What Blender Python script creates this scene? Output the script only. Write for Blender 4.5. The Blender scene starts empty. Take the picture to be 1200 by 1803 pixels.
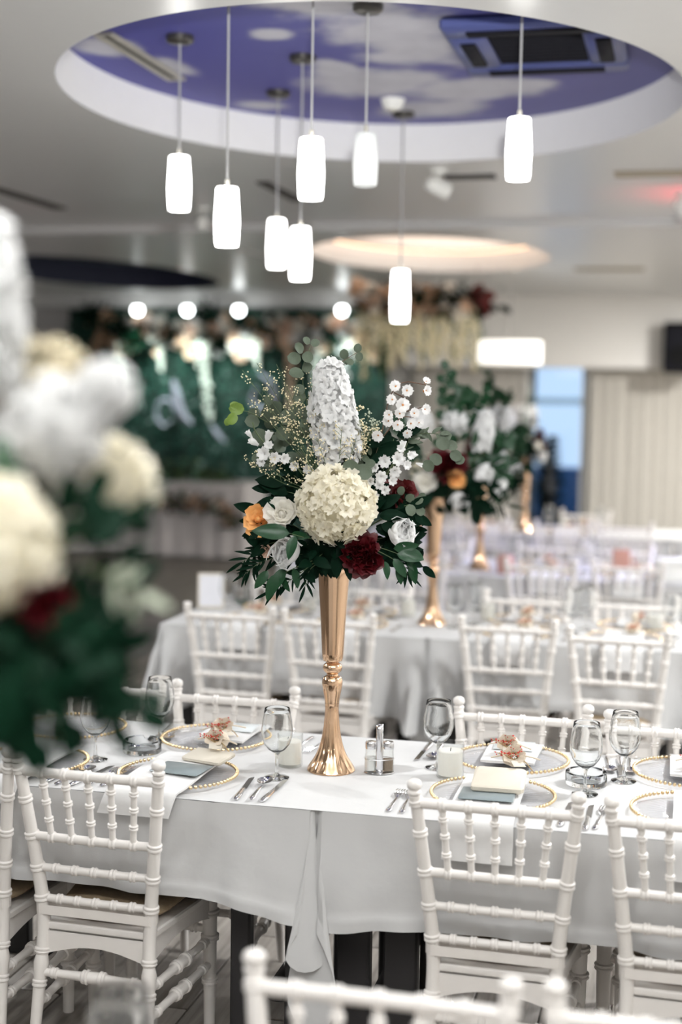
import bpy, math, random
from mathutils import Vector, Matrix, Euler, noise
R = random.Random(7)
PI = math.pi
scene = bpy.context.scene
COL = scene.collection
# ------------------------------------------------------------------ camera
YAW = math.radians(13.5); ROLL = math.radians(0.86); FPX = 2500.0
PITCH = math.atan((901.5 - 692.0) / FPX)
cd = bpy.data.cameras.new('camera'); cam = bpy.data.objects.new('camera', cd); COL.objects.link(cam)
cd.sensor_fit = 'VERTICAL'; cd.sensor_height = 36.0; cd.lens = FPX / 1803.0 * 36.0
cd.clip_start = 0.05; cd.clip_end = 200
cam.matrix_world = Matrix.Translation((0, 0, 1.8)) @ Matrix.Rotation(YAW, 4, 'Z') @ Matrix.Rotation(PI / 2 - PITCH, 4, 'X') @ Matrix.Rotation(ROLL, 4, 'Z')
cd.dof.use_dof = True; cd.dof.focus_distance = 3.83; cd.dof.aperture_fstop = 1.22
scene.camera = cam
# ------------------------------------------------------------------ world, exposure
w = bpy.data.worlds.new('daylight'); scene.world = w; w.use_nodes = True
w.node_tree.nodes['Background'].inputs[0].default_value = (.46, .64, .90, 1)
w.node_tree.nodes['Background'].inputs[1].default_value = 1.85
vs = scene.view_settings
vs.view_transform = 'Standard'; vs.look = 'None'; vs.gamma = 1.0; vs.exposure = -0.52; vs.use_curve_mapping = False
try:
    scene.cycles.max_bounces = 10; scene.cycles.diffuse_bounces = 4; scene.cycles.glossy_bounces = 4
    scene.cycles.transmission_bounces = 8; scene.cycles.transparent_max_bounces = 24
    scene.cycles.sample_clamp_indirect = 6.0; scene.cycles.caustics_refractive = True; scene.cycles.blur_glossy = 0.5
    scene.cycles.use_denoising = True
except Exception:
    pass
# ------------------------------------------------------------------ ceiling lamps added out of view to light the hall (their fixtures are built in added_ceiling_light below)
WC = (.975, .99, 1)
LAMPS = [  # x, y, watts, colour
    (-3.2, -1.4, 26, WC), (1.2, -1.4, 26, WC), (-2.5, 1.5, 20, WC), (-.6, 1.2, 21, WC), (1.3, 1.5, 20, WC), (-.2, 3.2, 8, WC), (1.4, 4.6, 150, WC), (1.4, 6.8, 80, WC),
    (1.3, 9.0, 85, WC), (1.3, 11.5, 170, (1, .985, .95)), (1.2, 14.2, 330, (1, .985, .95)), (-4.6, 3.4, 50, WC), (-3.7, 4.7, 110, WC), (-7.0, 7.0, 45, WC), (-8.5, 10.5, 40, WC)]
# the photographer's flash, turned up at the ceiling above and behind the camera
fd = bpy.data.lights.new('bounce_flash', 'SPOT'); fd.energy = 3300; fd.color = (1, 1, 1); fd.spot_size = 2.0; fd.spot_blend = .9; fd.shadow_soft_size = .05
fo = bpy.data.objects.new('bounce_flash', fd); COL.objects.link(fo); fo.location = (.12, -.12, 2.0); fo.rotation_euler = Vector((-.2, .75, 1)).to_track_quat('-Z', 'Y').to_euler()
ZC = 3.0      # ceiling height of the near half
ZF = 2.95     # ceiling height beyond the beam
# ------------------------------------------------------------------ materials
def _nodes(name):
    m = bpy.data.materials.new(name); m.use_nodes = True
    nt = m.node_tree
    return m, nt, nt.nodes, nt.links
def mat(name, col, rough=.5, metal=0., var=.06, scale=18., bump=0., bscale=120., spec=.5, trans=0., emit=None, estr=0., coat=0., sheen=0.):
    m, nt, n, l = _nodes(name)
    b = n['Principled BSDF']
    tc = n.new('ShaderNodeTexCoord')
    nz = n.new('ShaderNodeTexNoise'); nz.inputs['Scale'].default_value = scale; nz.inputs['Detail'].default_value = 4
    l.new(tc.outputs['Object'], nz.inputs['Vector'])
    mx = n.new('ShaderNodeMix'); mx.data_type = 'RGBA'
    mx.inputs[6].default_value = tuple(max(0, c * (1 - var)) for c in col) + (1,)
    mx.inputs[7].default_value = tuple(min(1, c * (1 + var)) for c in col) + (1,)
    l.new(nz.outputs['Fac'], mx.inputs[0]); l.new(mx.outputs[2], b.inputs['Base Color'])
    b.inputs['Roughness'].default_value = rough; b.inputs['Metallic'].default_value = metal
    b.inputs['Specular IOR Level'].default_value = spec
    if coat: b.inputs['Coat Weight'].default_value = coat
    if sheen: b.inputs['Sheen Weight'].default_value = sheen
    if emit:
        b.inputs['Emission Color'].default_value = tuple(emit) + (1,); b.inputs['Emission Strength'].default_value = estr
    if bump:
        n2 = n.new('ShaderNodeTexNoise'); n2.inputs['Scale'].default_value = bscale; n2.inputs['Detail'].default_value = 3
        l.new(tc.outputs['Object'], n2.inputs['Vector'])
        bp = n.new('ShaderNodeBump'); bp.inputs['Strength'].default_value = bump; bp.inputs['Distance'].default_value = .01
        l.new(n2.outputs['Fac'], bp.inputs['Height']); l.new(bp.outputs[0], b.inputs['Normal'])
    if trans:
        t = n.new('ShaderNodeBsdfTranslucent'); l.new(mx.outputs[2], t.inputs[0])
        ms = n.new('ShaderNodeMixShader'); ms.inputs[0].default_value = trans
        l.new(b.outputs[0], ms.inputs[1]); l.new(t.outputs[0], ms.inputs[2]); l.new(ms.outputs[0], n['Material Output'].inputs[0])
    return m
def thin_glass(name, tint=(.97, .98, .985), lo=.035, hi=.75, pw=3.2, rough=.02):
    m, nt, n, l = _nodes(name); n.remove(n['Principled BSDF'])
    lw = n.new('ShaderNodeLayerWeight'); lw.inputs[0].default_value = .5
    po = n.new('ShaderNodeMath'); po.operation = 'POWER'; po.inputs[1].default_value = pw; l.new(lw.outputs['Facing'], po.inputs[0])
    ma = n.new('ShaderNodeMath'); ma.operation = 'MULTIPLY_ADD'; ma.inputs[1].default_value = hi - lo; ma.inputs[2].default_value = lo; l.new(po.outputs[0], ma.inputs[0])
    tr = n.new('ShaderNodeBsdfTransparent'); tr.inputs[0].default_value = tuple(tint) + (1,)
    gl = n.new('ShaderNodeBsdfGlossy'); gl.inputs['Roughness'].default_value = rough
    nz = n.new('ShaderNodeTexNoise'); nz.inputs['Scale'].default_value = 60
    bp = n.new('ShaderNodeBump'); bp.inputs['Strength'].default_value = .06; l.new(nz.outputs['Fac'], bp.inputs['Height']); l.new(bp.outputs[0], gl.inputs['Normal'])
    ms = n.new('ShaderNodeMixShader'); l.new(ma.outputs[0], ms.inputs[0]); l.new(tr.outputs[0], ms.inputs[1]); l.new(gl.outputs[0], ms.inputs[2])
    l.new(ms.outputs[0], n['Material Output'].inputs[0]); return m
def solid_glass(name, col=(.95, .98, 1), rough=.01, ior=1.45):
    m, nt, n, l = _nodes(name); n.remove(n['Principled BSDF'])
    g = n.new('ShaderNodeBsdfGlass'); g.inputs[0].default_value = tuple(col) + (1,); g.inputs['Roughness'].default_value = rough; g.inputs['IOR'].default_value = ior
    nz = n.new('ShaderNodeTexNoise'); nz.inputs['Scale'].default_value = 25
    bp = n.new('ShaderNodeBump'); bp.inputs['Strength'].default_value = .03; l.new(nz.outputs['Fac'], bp.inputs['Height']); l.new(bp.outputs[0], g.inputs['Normal'])
    l.new(g.outputs[0], n['Material Output'].inputs[0]); return m
def cloth_mat(name, col, wv=900.):
    m = mat(name, col, rough=.85, var=.02, scale=6, spec=.25, sheen=.15)
    nt = m.node_tree; n, l = nt.nodes, nt.links; b = n['Principled BSDF']
    tc = n.new('ShaderNodeTexCoord')
    hs = []
    for ax in ('X', 'Z'):
        wv_ = n.new('ShaderNodeTexWave'); wv_.bands_direction = ax; wv_.inputs['Scale'].default_value = wv / 6.28; wv_.inputs['Distortion'].default_value = 1.85
        l.new(tc.outputs['Object'], wv_.inputs['Vector']); hs.append(wv_)
    ad = n.new('ShaderNodeMath'); ad.operation = 'ADD'; l.new(hs[0].outputs['Fac'], ad.inputs[0]); l.new(hs[1].outputs['Fac'], ad.inputs[1])
    nz = n.new('ShaderNodeTexNoise'); nz.inputs['Scale'].default_value = 9; nz.inputs['Detail'].default_value = 5; l.new(tc.outputs['Object'], nz.inputs['Vector'])
    b1 = n.new('ShaderNodeBump'); b1.inputs['Strength'].default_value = .10; b1.inputs['Distance'].default_value = .001; l.new(ad.outputs[0], b1.inputs['Height'])
    b2 = n.new('ShaderNodeBump'); b2.inputs['Strength'].default_value = .25; b2.inputs['Distance'].default_value = .012; l.new(nz.outputs['Fac'], b2.inputs['Height']); l.new(b1.outputs[0], b2.inputs['Normal'])
    l.new(b2.outputs[0], b.inputs['Normal']); return m
MT = dict(
    chair=mat('white_lacquer', (.80, .765, .73), rough=.32, var=.03, bump=.05, bscale=60, spec=.5),
    cushion=mat('tan_cushion_fabric', (.40, .30, .19), rough=.9, var=.25, scale=40, bump=.3, bscale=300),
    strap=mat('white_webbing', (.78, .74, .70), rough=.7, var=.04, bump=.1, bscale=400),
    cloth=cloth_mat('white_tablecloth_linen', (.525, .523, .520)),
    napkin=cloth_mat("white_napkin_linen", (.66, .655, .65), 1200),
    skirt=cloth_mat('head_table_satin', (.53, .50, .49)),
    black=mat('black_lacquer', (.012, .011, .012), rough=.5, var=.2),
    gold=mat('rose_gold_metal', (.75, .51, .335), rough=.13, metal=1, var=.03, scale=8),
    bead=mat('gold_bead', (.85, .66, .40), rough=.25, metal=1, var=.08, scale=90),
    steel=mat('polished_steel', (.80, .80, .82), rough=.12, metal=1, var=.03),
    glass=solid_glass('clear_glass', (.985, .99, .99)), plate=thin_glass('charger_glass', (.985, .985, .993), lo=.04, hi=.45, pw=5.),
    thick=solid_glass('ashtray_glass', (.985, .995, 1)), jar=thin_glass('candle_glass', (.985, .99, .985)),
    wax=mat('candle_wax', (.93, .915, .88), rough=.6, var=.03, trans=.45),
    salt=mat('salt_grains', (.85, .85, .84), rough=.9, bump=.4, bscale=900), pepper=mat('pepper_grains', (.22, .16, .11), rough=.9, var=.4, scale=400, bump=.4, bscale=900),
    slate=mat('slate_card', (.20, .235, .245), rough=.3, var=.25, scale=9), pearl=mat('pearl_card', (.66, .70, .71), rough=.22, var=.1, spec=.7), darkcard=mat('dark_card', (.03, .03, .035), rough=.4), paper=mat("cream_paper", (.64, .59, .50), rough=.8, var=.05, bump=.1, bscale=300),
    kraft=mat('twine', (.42, .30, .16), rough=.9, var=.2, scale=200), muslin=mat('muslin', (.72, .63, .51), rough=.95, var=.1, scale=120, bump=.4, bscale=400),
    berry=mat('red_berries', (.52, .03, .02), rough=.35), dried=mat('dried_peach', (.55, .25, .12), rough=.8, var=.2),
    white=mat('white_petal', (.96, .96, .955), rough=.6, var=.015, trans=.55), ivory=mat('ivory_petal', (.95, .915, .80), rough=.6, var=.04, scale=30, trans=.5),
    creamp=mat('cream_rose_petal', (.95, .93, .87), rough=.6, var=.02, trans=.5), blush=mat('blush_petal', (.78, .55, .42), rough=.6, var=.1, trans=.2),
    orange=mat('apricot_petal', (.85, .44, .15), rough=.6, var=.1, trans=.2), burg=mat('burgundy_petal', (.072, .002, .005), rough=.45, var=.5, scale=30, trans=.08),
    wine=mat('dark_red_petal', (.10, .008, .009), rough=.55, var=.3, trans=.15), stam=mat('stamen', (.50, .22, .08), rough=.7, var=.3, scale=200),
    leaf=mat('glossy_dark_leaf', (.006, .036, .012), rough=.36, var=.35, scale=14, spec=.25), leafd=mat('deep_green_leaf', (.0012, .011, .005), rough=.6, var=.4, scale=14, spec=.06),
    euc=mat('eucalyptus_leaf', (.060, .082, .052), rough=.65, var=.25, scale=14), lime=mat('lime_leaf', (.13, .21, .03), rough=.5, var=.2, trans=.2),
    stem=mat('green_stem', (.07, .10, .04), rough=.7, var=.2), twig=mat('brown_twig', (.10, .055, .035), rough=.8, var=.2),
    statice=mat('statice_floret', (.80, .70, .47), rough=.8, var=.12, scale=200), filler=mat('sage_filler', (.42, .46, .36), rough=.85, var=.2, scale=200),
    wall=mat('wall_paint', (.84, .82, .785), rough=.8, var=.02, bump=.03, bscale=60), wallgrey=mat('grey_wall_paint', (.60, .585, .58), rough=.8, var=.04),
    ceil=mat('ceiling_satin_paint', (.62, .62, .61), rough=.30, var=.02, spec=.5, bump=.02, bscale=8), rim=mat('recess_white_paint', (.82, .82, .82), rough=.6, var=.02),
    navy=mat('navy_recess_paint', (.008, .011, .035), rough=.7), peach=mat('peach_recess_paint', (.90, .80, .73), rough=.7),
    curtain=mat('ivory_curtain', (.53, .505, .46), rough=.9, var=.04, bump=.1, bscale=300), alu=mat('brushed_aluminium', (.52, .50, .44), rough=.4, metal=.6, var=.1),
    ventdark=mat('vent_dark_finish', (.06, .055, .05), rough=.8), venttan=mat('vent_tan', (.38, .33, .25), rough=.6),  # even dark tone for vent backs and the dark vents, then tan
    acblue=mat('blue_cast_cassette', (.05, .065, .20), rough=.4), acdark=mat('dark_grille', (.006, .006, .010), rough=.7, spec=.15), plastic=mat('white_plastic', (.75, .75, .72), rough=.5),  # cassette blue: cast of the light painted onto white plastic
    speaker=mat('black_speaker', (.004, .004, .0045), rough=.8, bump=.2, bscale=300, spec=.15), frame=mat('dark_door_frame', (.05, .075, .10), rough=.5),
    lilac=mat('lilac_white_letter', (.26, .26, .32), rough=.6), boxg=mat('boxwood_leaf', (.002, .066, .044), rough=.45, var=.5, scale=9), boxd=mat('boxwood_panel', (.004, .022, .014), rough=.8, var=.3),
    lampglass=mat('opal_lamp_glass', (.9, .92, .9), rough=.4, emit=(1, .985, .95), estr=13), bulb=mat('lit_bulb', (1, 1, 1), emit=(.95, 1, 1), estr=26), drum=mat('lit_drum_shade', (.95, .93, .88), emit=(1, .96, .88), estr=2.2),
    offlamp_glow=mat('faint_glow_opal', (.62, .64, .635), rough=.4, emit=(1, .985, .95), estr=.22), led=mat('warm_led_strip', (1, .8, .6), emit=(1, .66, .42), estr=3), redled=mat('red_led', (1, .05, .1), emit=(1, .04, .08), estr=6), lens=mat('downlight_lens', (1, 1, 1), emit=(1, .95, .88), estr=10),  # the unlit pendant's shade gets a weak glow painted in by emission
    pampas=mat('pampas_brown', (.33, .22, .14), rough=.95, var=.2), wist=mat('cream_wisteria', (.72, .66, .44), rough=.8, var=.12, scale=60), wistw=mat('white_wisteria', (.75, .80, .72), rough=.8, var=.08), peachb=mat('peach_bloom', (.75, .55, .40), rough=.7, var=.12), sage=mat('light_green_leaf', (.06, .11, .038), rough=.6, var=.3), salmon=mat('salmon_glass', (.50, .27, .22), rough=.3), dark=mat('dark_bronze', (.01, .012, .018), rough=.5), tan=mat('tan_statice', (.50, .44, .31), rough=.9, var=.15), bronze=mat('dark_nickel', (.10, .095, .085), rough=.35, metal=.8), cord=mat('grey_cable', (.36, .36, .36), rough=.5))
# floor: grey-brown wood-look boards
def floor_mat(name, grooves):
    m, nt, n, l = _nodes(name); b = n['Principled BSDF']
    tc = n.new('ShaderNodeTexCoord'); oi = n.new('ShaderNodeObjectInfo')
    mp = n.new('ShaderNodeMapping'); mp.inputs['Scale'].default_value = (28, 2.2, 28); l.new(tc.outputs['Object'], mp.inputs['Vector'])
    nz = n.new('ShaderNodeTexNoise'); nz.inputs['Scale'].default_value = 1.6; nz.inputs['Detail'].default_value = 7; nz.noise_dimensions = '4D'
    l.new(mp.outputs[0], nz.inputs['Vector'])
    ml = n.new('ShaderNodeMath'); ml.operation = 'MULTIPLY'; ml.inputs[1].default_value = 40; l.new(oi.outputs['Random'], ml.inputs[0]); l.new(ml.outputs[0], nz.inputs['W'])
    cr = n.new('ShaderNodeValToRGB'); cr.color_ramp.elements[0].position = .3; cr.color_ramp.elements[0].color = (.14, .126, .11, 1); cr.color_ramp.elements[1].position = .72; cr.color_ramp.elements[1].color = (.35, .32, .285, 1)
    l.new(nz.outputs['Fac'], cr.inputs[0])
    out = cr.outputs[0]
    if grooves:
        br = n.new('ShaderNodeTexBrick'); br.inputs['Scale'].default_value = 1; br.inputs['Mortar Size'].default_value = .006; br.inputs['Brick Width'].default_value = 1.2; br.inputs['Row Height'].default_value = .2
        br.inputs['Color1'].default_value = (.72, .70, .68, 1); br.inputs['Color2'].default_value = (.58, .56, .54, 1); br.inputs['Mortar'].default_value = (.15, .14, .13, 1)
        m2 = n.new('ShaderNodeMapping'); m2.inputs['Rotation'].default_value = (0, 0, PI / 2); l.new(tc.outputs['Object'], m2.inputs['Vector']); l.new(m2.outputs[0], br.inputs['Vector'])
        mx = n.new('ShaderNodeMix'); mx.data_type = 'RGBA'; mx.blend_type = 'MULTIPLY'; mx.inputs[0].default_value = 1; l.new(out, mx.inputs[6]); l.new(br.outputs[0], mx.inputs[7]); out = mx.outputs[2]
    l.new(out, b.inputs['Base Color']); b.inputs['Roughness'].default_value = .5
    return m
MT['floor'] = floor_mat('floor_boards_far', True); MT['plank'] = floor_mat('floor_plank_wood', False)
def sky_mat():
    m, nt, n, l = _nodes('painted_sky'); b = n['Principled BSDF']
    a = n.new('ShaderNodeAttribute'); a.attribute_name = 'paint'; l.new(a.outputs['Color'], b.inputs['Base Color']); b.inputs['Roughness'].default_value = .6
    return m
MT['sky'] = sky_mat()
# ------------------------------------------------------------------ geometry helpers
class G:
    """collects verts / faces / material slots; build() links them as ONE mesh object"""
    def __init__(s): s.v = []; s.f = []; s.m = []; s.mats = []
    def slot(s, m):
        if m not in s.mats: s.mats.append(m)
        return s.mats.index(m)
    def raw(s, v, f, m, M=None):
        k = len(s.v); i = s.slot(m)
        if M is None: s.v.extend([tuple(p) for p in v])
        else: s.v.extend([tuple(M @ Vector(p)) for p in v])
        s.f.extend([tuple(k + j for j in q) for q in f]); s.m.extend([i] * len(f)); return s
    def join(s, g, M=None):
        k = len(s.v); mp = [s.slot(m) for m in g.mats]
        if M is None: s.v.extend(g.v)
        else: s.v.extend([tuple(M @ Vector(p)) for p in g.v])
        s.f.extend([tuple(k + j for j in q) for q in g.f]); s.m.extend([mp[i] for i in g.m]); return s
    def box(s, c, d, m, M=None):
        x, y, z = c; a, b, e = d[0] / 2, d[1] / 2, d[2] / 2
        v = [(x + i * a, y + j * b, z + k * e) for k in (-1, 1) for j in (-1, 1) for i in (-1, 1)]
        return s.raw(v, [(0, 2, 3, 1), (4, 5, 7, 6), (0, 1, 5, 4), (2, 6, 7, 3), (0, 4, 6, 2), (1, 3, 7, 5)], m, M)
    def bbox(s, c, d, m, r=.004, M=None):
        """box with chamfered vertical and horizontal edges"""
        x, y, z = c; a, b, e = d[0] / 2, d[1] / 2, d[2] / 2; r = min(r, a * .9, b * .9, e * .9)
        rings = []
        for zz, q in ((-e, r), (-e + r, 0), (e - r, 0), (e, r)):
            A, B = a - q, b - q; k = r
            rings.append([(x + px, y + py, z + zz) for px, py in ((-A + k, -B), (A - k, -B), (A, -B + k), (A, B - k), (A - k, B), (-A + k, B), (-A, B - k), (-A, -B + k))])
        v = [p for rg in rings for p in rg]; f = []
        for i in range(3):
            for j in range(8): f.append((i * 8 + j, i * 8 + (j + 1) % 8, i * 8 + 8 + (j + 1) % 8, i * 8 + 8 + j))
        f += [tuple(range(7, -1, -1)), tuple(range(24, 32))]
        return s.raw(v, f, m, M)
    def lathe(s, prof, m, n=20, M=None, caps=True, sx=1., sy=1.):
        v = []; f = []
        for r, z in prof:
            for j in range(n): v.append((r * math.cos(2 * PI * j / n) * sx, r * math.sin(2 * PI * j / n) * sy, z))
        for i in range(len(prof) - 1):
            for j in range(n): f.append((i * n + j, i * n + (j + 1) % n, (i + 1) * n + (j + 1) % n, (i + 1) * n + j))
        if caps: f += [tuple(range(n - 1, -1, -1)), tuple((len(prof) - 1) * n + j for j in range(n))]
        return s.raw(v, f, m, M)
    def tube(s, pts, rad, m, n=8, M=None, flat=1., up=None):
        pts = [Vector(p) for p in pts]; N = len(pts); rad = rad if isinstance(rad, (list, tuple)) else [rad] * N
        v = []; f = []; ref = None
        for i, p in enumerate(pts):
            t = (pts[min(i + 1, N - 1)] - pts[max(i - 1, 0)]).normalized()
            if ref is None: ref = Vector(up) if up else (Vector((0, 0, 1)) if abs(t.z) < .9 else Vector((0, 1, 0)))
            a = t.cross(ref);
            if a.length < 1e-6: a = t.orthogonal()
            a.normalize(); b = a.cross(t).normalized(); ref = b
            for j in range(n):
                q = 2 * PI * j / n; v.append(p + a * (math.cos(q) * rad[i]) + b * (math.sin(q) * rad[i] * flat))
        for i in range(N - 1):
            for j in range(n): f.append((i * n + j, i * n + (j + 1) % n, (i + 1) * n + (j + 1) % n, (i + 1) * n + j))
        f += [tuple(range(n - 1, -1, -1)), tuple((N - 1) * n + j for j in range(n))]
        return s.raw(v, f, m, M)
    def grid(s, nu, nv, fn, m, M=None, wrap=False):
        v = [fn(i / (nu - 1 if not wrap else nu), j / (nv - 1)) for j in range(nv) for i in range(nu)]; f = []
        for j in range(nv - 1):
            for i in range(nu if wrap else nu - 1): f.append((j * nu + i, j * nu + (i + 1) % nu, (j + 1) * nu + (i + 1) % nu, (j + 1) * nu + i))
        return s.raw(v, f, m, M)
    def ball(s, c, r, m, n=8, k=5, sz=1., M=None):
        pr = [(max(1e-4, r * math.sin(PI * i / k)), -r * sz * math.cos(PI * i / k)) for i in range(k + 1)]
        T = Matrix.Translation(c); return s.lathe(pr, m, n, (M @ T) if M else T, caps=False)
    def mesh(s, name, smooth=True):
        me = bpy.data.meshes.new(name); me.from_pydata(s.v, [], s.f)
        for m in s.mats: me.materials.append(m)
        me.polygons.foreach_set('material_index', s.m)
        if smooth: me.polygons.foreach_set('use_smooth', [True] * len(s.f))
        me.update()
        if smooth == 'auto':
            try: me.set_sharp_from_angle(angle=math.radians(40))
            except Exception: pass
        return me
    def build(s, name, parent=None, smooth='auto', M=None, kind=None):
        return place(name, s.mesh(name, smooth), parent, M, kind)
def place(name, me, parent=None, M=None, kind=None):
    o = bpy.data.objects.new(name, me); COL.objects.link(o)
    if parent is not None: o.parent = parent
    if M is not None: o.matrix_basis = M
    if kind: o['kind'] = kind
    return o
def tag(o, label, cat, group=None):
    o['label'] = label; o['category'] = cat
    if group: o['group'] = group
    return o
def thing(name, label, cat, loc=(0, 0, 0), rz=0., group=None):
    o = bpy.data.objects.new(name, None); COL.objects.link(o); o.empty_display_size = .05
    o.location = loc; o.rotation_euler = (0, 0, rz)
    return tag(o, label, cat, group)
def copy_tree(o, parent=None):
    c = o.copy(); COL.objects.link(c)
    if parent is not None: c.parent = parent
    for ch in list(o.children): copy_tree(ch, c)
    return c
def dup(o, loc, rz=0., label=None, group=None):
    c = copy_tree(o); c.location = loc; c.rotation_euler = (0, 0, rz)
    if label: c['label'] = label
    if group: c['group'] = group
    return c
def struct(o, label=None):
    o['kind'] = 'structure'
    if label: o['label'] = label
    return o
def basis(p, n, roll=0., sc=1.):
    """matrix at p whose Z axis is n"""
    n = Vector(n).normalized(); q = Vector((0, 0, 1)).rotation_difference(n)
    return Matrix.Translation(p) @ q.to_matrix().to_4x4() @ Matrix.Rotation(roll, 4, 'Z') @ (Matrix.Scale(sc, 4) if not isinstance(sc, (tuple, list)) else Matrix.Diagonal((*sc, 1)))
def spline(P, n):
    """Catmull-Rom through P, n points"""
    P = [Vector(p) for p in P]; Q = [P[0] * 2 - P[1]] + P + [P[-1] * 2 - P[-2]]; out = []
    for i in range(n):
        t = i / (n - 1) * (len(P) - 1); k = min(int(t), len(P) - 2); t -= k; a, b, c, d = Q[k:k + 4]
        out.append(.5 * ((2 * b) + (c - a) * t + (2 * a - 5 * b + 4 * c - d) * t * t + (3 * b - a - 3 * c + d) * t ** 3))
    return out
# ================================================================== THE SETTING
X0, X1, Y0, Y1 = -9.0, 2.4, -3.2, 17.0
fl = struct(G().box(((X0 + X1) / 2, (Y0 + Y1 + 3) / 2, -.06), (X1 - X0, Y1 - Y0 + 3, .10), MT['floor']).build('floor'), 'grey brown floor of narrow boards')
pb = G().bbox((0, 0, 0), (.194, 1.192, .012), MT['plank'], r=.002).mesh('plank', 'auto')
k = 0
for i in range(17):
    for j in range(7):
        x = -3.05 + i * .2; y = 2.0 + j * 1.2 + (.6 if i % 2 else 0)
        place('plank', pb, fl, Matrix.Translation((x, y, -.005)))
def slab_with_hole(g, x0, x1, y0, y1, z, cx, cy, a, b, m):
    ang = [2 * PI * i / 96 for i in range(96)] + [math.atan2(yy - cy, xx - cx) % (2 * PI) for xx in (x0, x1) for yy in (y0, y1)]
    ang = sorted(set(ang)); v = []; f = []; n = len(ang)
    for t in ang:
        dx, dy = math.cos(t), math.sin(t)
        s = min(((x1 if dx > 0 else x0) - cx) / dx if abs(dx) > 1e-9 else 1e9, ((y1 if dy > 0 else y0) - cy) / dy if abs(dy) > 1e-9 else 1e9)
        q = 1 / math.sqrt((dx / a) ** 2 + (dy / b) ** 2)
        v += [(cx + dx * q, cy + dy * q, z), (cx + dx * s, cy + dy * s, z)]
    for i in range(n): f.append((2 * i, 2 * i + 1, 2 * ((i + 1) % n) + 1, 2 * ((i + 1) % n)))
    g.raw(v, f, m)
def recess_wall(g, z0, z1, cx, cy, a, b, m, flip=False):
    g.grid(96, 5, lambda u, t: (cx + a * math.cos(2 * PI * u), cy + b * math.sin(2 * PI * u), z0 + (z1 - z0) * t), m, wrap=True)
def disc(g, z, cx, cy, a, b, m):
    g.grid(72, 2, lambda u, t: (cx + a * t * math.cos(2 * PI * u) + 1e-4 * math.cos(2 * PI * u), cy + b * t * math.sin(2 * PI * u), z), m, wrap=True)
YB = 9.9
c1 = (-1.28, 5.85, 1.25, 1.52); c2 = (-2.10, 11.85, .98, 1.50); c3 = (-5.75, 13.45, 1.05, 2.05)
g = G()
slab_with_hole(g, X0, X1, Y0, YB, ZC, *c1, MT['ceil'])
g.raw([(X0, YB, ZC), (X1, YB, ZC), (X1, YB, ZF), (X0, YB, ZF)], [(0, 1, 2, 3)], MT['ceil'])
slab_with_hole(g, -4.0, X1, YB, Y1, ZF, *c2, MT['ceil']); slab_with_hole(g, X0, -4.0, YB, Y1, ZF, *c3, MT['ceil'])
ce = struct(g.build('ceiling', smooth=False), 'satin off white ceiling with oval recesses')
def painted_sky():
    """the mural on the big recess: a blue violet sky with grey white clouds, painted per vertex"""
    N, K = 200, 72; cx, cy, a, b = c1; a += .004; b += .004; v = [(cx, cy, 3.19)]; f = []
    for k in range(1, K + 1):
        for i in range(N): v.append((cx + a * k / K * math.cos(2 * PI * i / N), cy + b * k / K * math.sin(2 * PI * i / N), 3.19))
    for i in range(N): f.append((0, 1 + i, 1 + (i + 1) % N))
    for k in range(K - 1):
        for i in range(N): f.append((1 + k * N + i, 1 + (k + 1) * N + i, 1 + (k + 1) * N + (i + 1) % N, 1 + k * N + (i + 1) % N))
    me = bpy.data.meshes.new('painted_sky'); me.from_pydata(v, [], f); me.materials.append(MT['sky'])
    at = me.color_attributes.new('paint', 'FLOAT_COLOR', 'POINT')
    blobs = [(-1.30, 4.95, .34, .42), (-1.15, 5.6, .34, .62), (-1.35, 6.35, .40, .35), (-1.0, 6.55, .42, .28), (-1.22, 7.0, .32, .25), (-2.35, 5.55, .16, .2), (-2.2, 5.85, .12, .2), (-2.05, 6.75, .16, .14), (-.72, 6.5, .16, .12), (-1.62, 5.45, .10, .10), (-1.5, 6.1, .12, .25)]
    buf = []
    for x, y, z in v:
        p = Vector((x * 2.6, y * 2.6, 1.3)); n = noise.fractal(p, 1.0, 2.0, 6); n2 = noise.fractal(p * 2.7 + Vector((7, 3, 0)), 1.0, 2.0, 5)
        d = min(math.hypot((x - bx) / ba, (y - by) / bb) for bx, by, ba, bb in blobs)
        c = 1.08 - d + .38 * n + .16 * n2; c = max(0, min(1, c * 1.7)); c = c * c * (3 - 2 * c) * .92
        h = max(0, min(1, (y - 4.4) / 3)); s = max(0., min(1., (x + 2.5) / 2.4))
        sk = (.034 + .060 * h + .03 * s, .038 + .050 * h + .032 * s, .255 + .06 * h - .03 * s); cl = (.50 + .06 * n2, .50 + .06 * n2, .54 + .06 * n2)
        buf += [sk[q] * (1 - c) + cl[q] * c for q in range(3)] + [1]
    at.data.foreach_set('color', buf); me.update()
    return me
o = struct(place('ceiling_mural', painted_sky()), 'blue violet sky with clouds painted in the big oval recess')
g = G(); recess_wall(g, ZC, 3.19, *c1, MT['rim']); struct(g.build('trim_1'), 'white rim wall of the sky recess')
g = G(); recess_wall(g, ZF, 3.13, *c2, MT['rim']); struct(g.build('trim_2'), 'white rim wall of the peach recess')
g = G(); disc(g, 3.13, *c2, MT['peach']); struct(g.build('ceiling_peach_recess', smooth=False), 'peach painted oval recess')
g = G(); recess_wall(g, ZF, 3.2, *c3, MT['navy']); disc(g, 3.2, *c3, MT['navy']); struct(g.build('ceiling_navy_recess'), 'dark navy oval recess')
g = G(); g.grid(96, 2, lambda u, t: (c2[0] + (c2[2] - .03 - .03 * t) * math.cos(2 * PI * u), c2[1] + (c2[3] - .03 - .03 * t) * math.sin(2 * PI * u), 3.122 + .004 * t), MT['led'], wrap=True)
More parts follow.
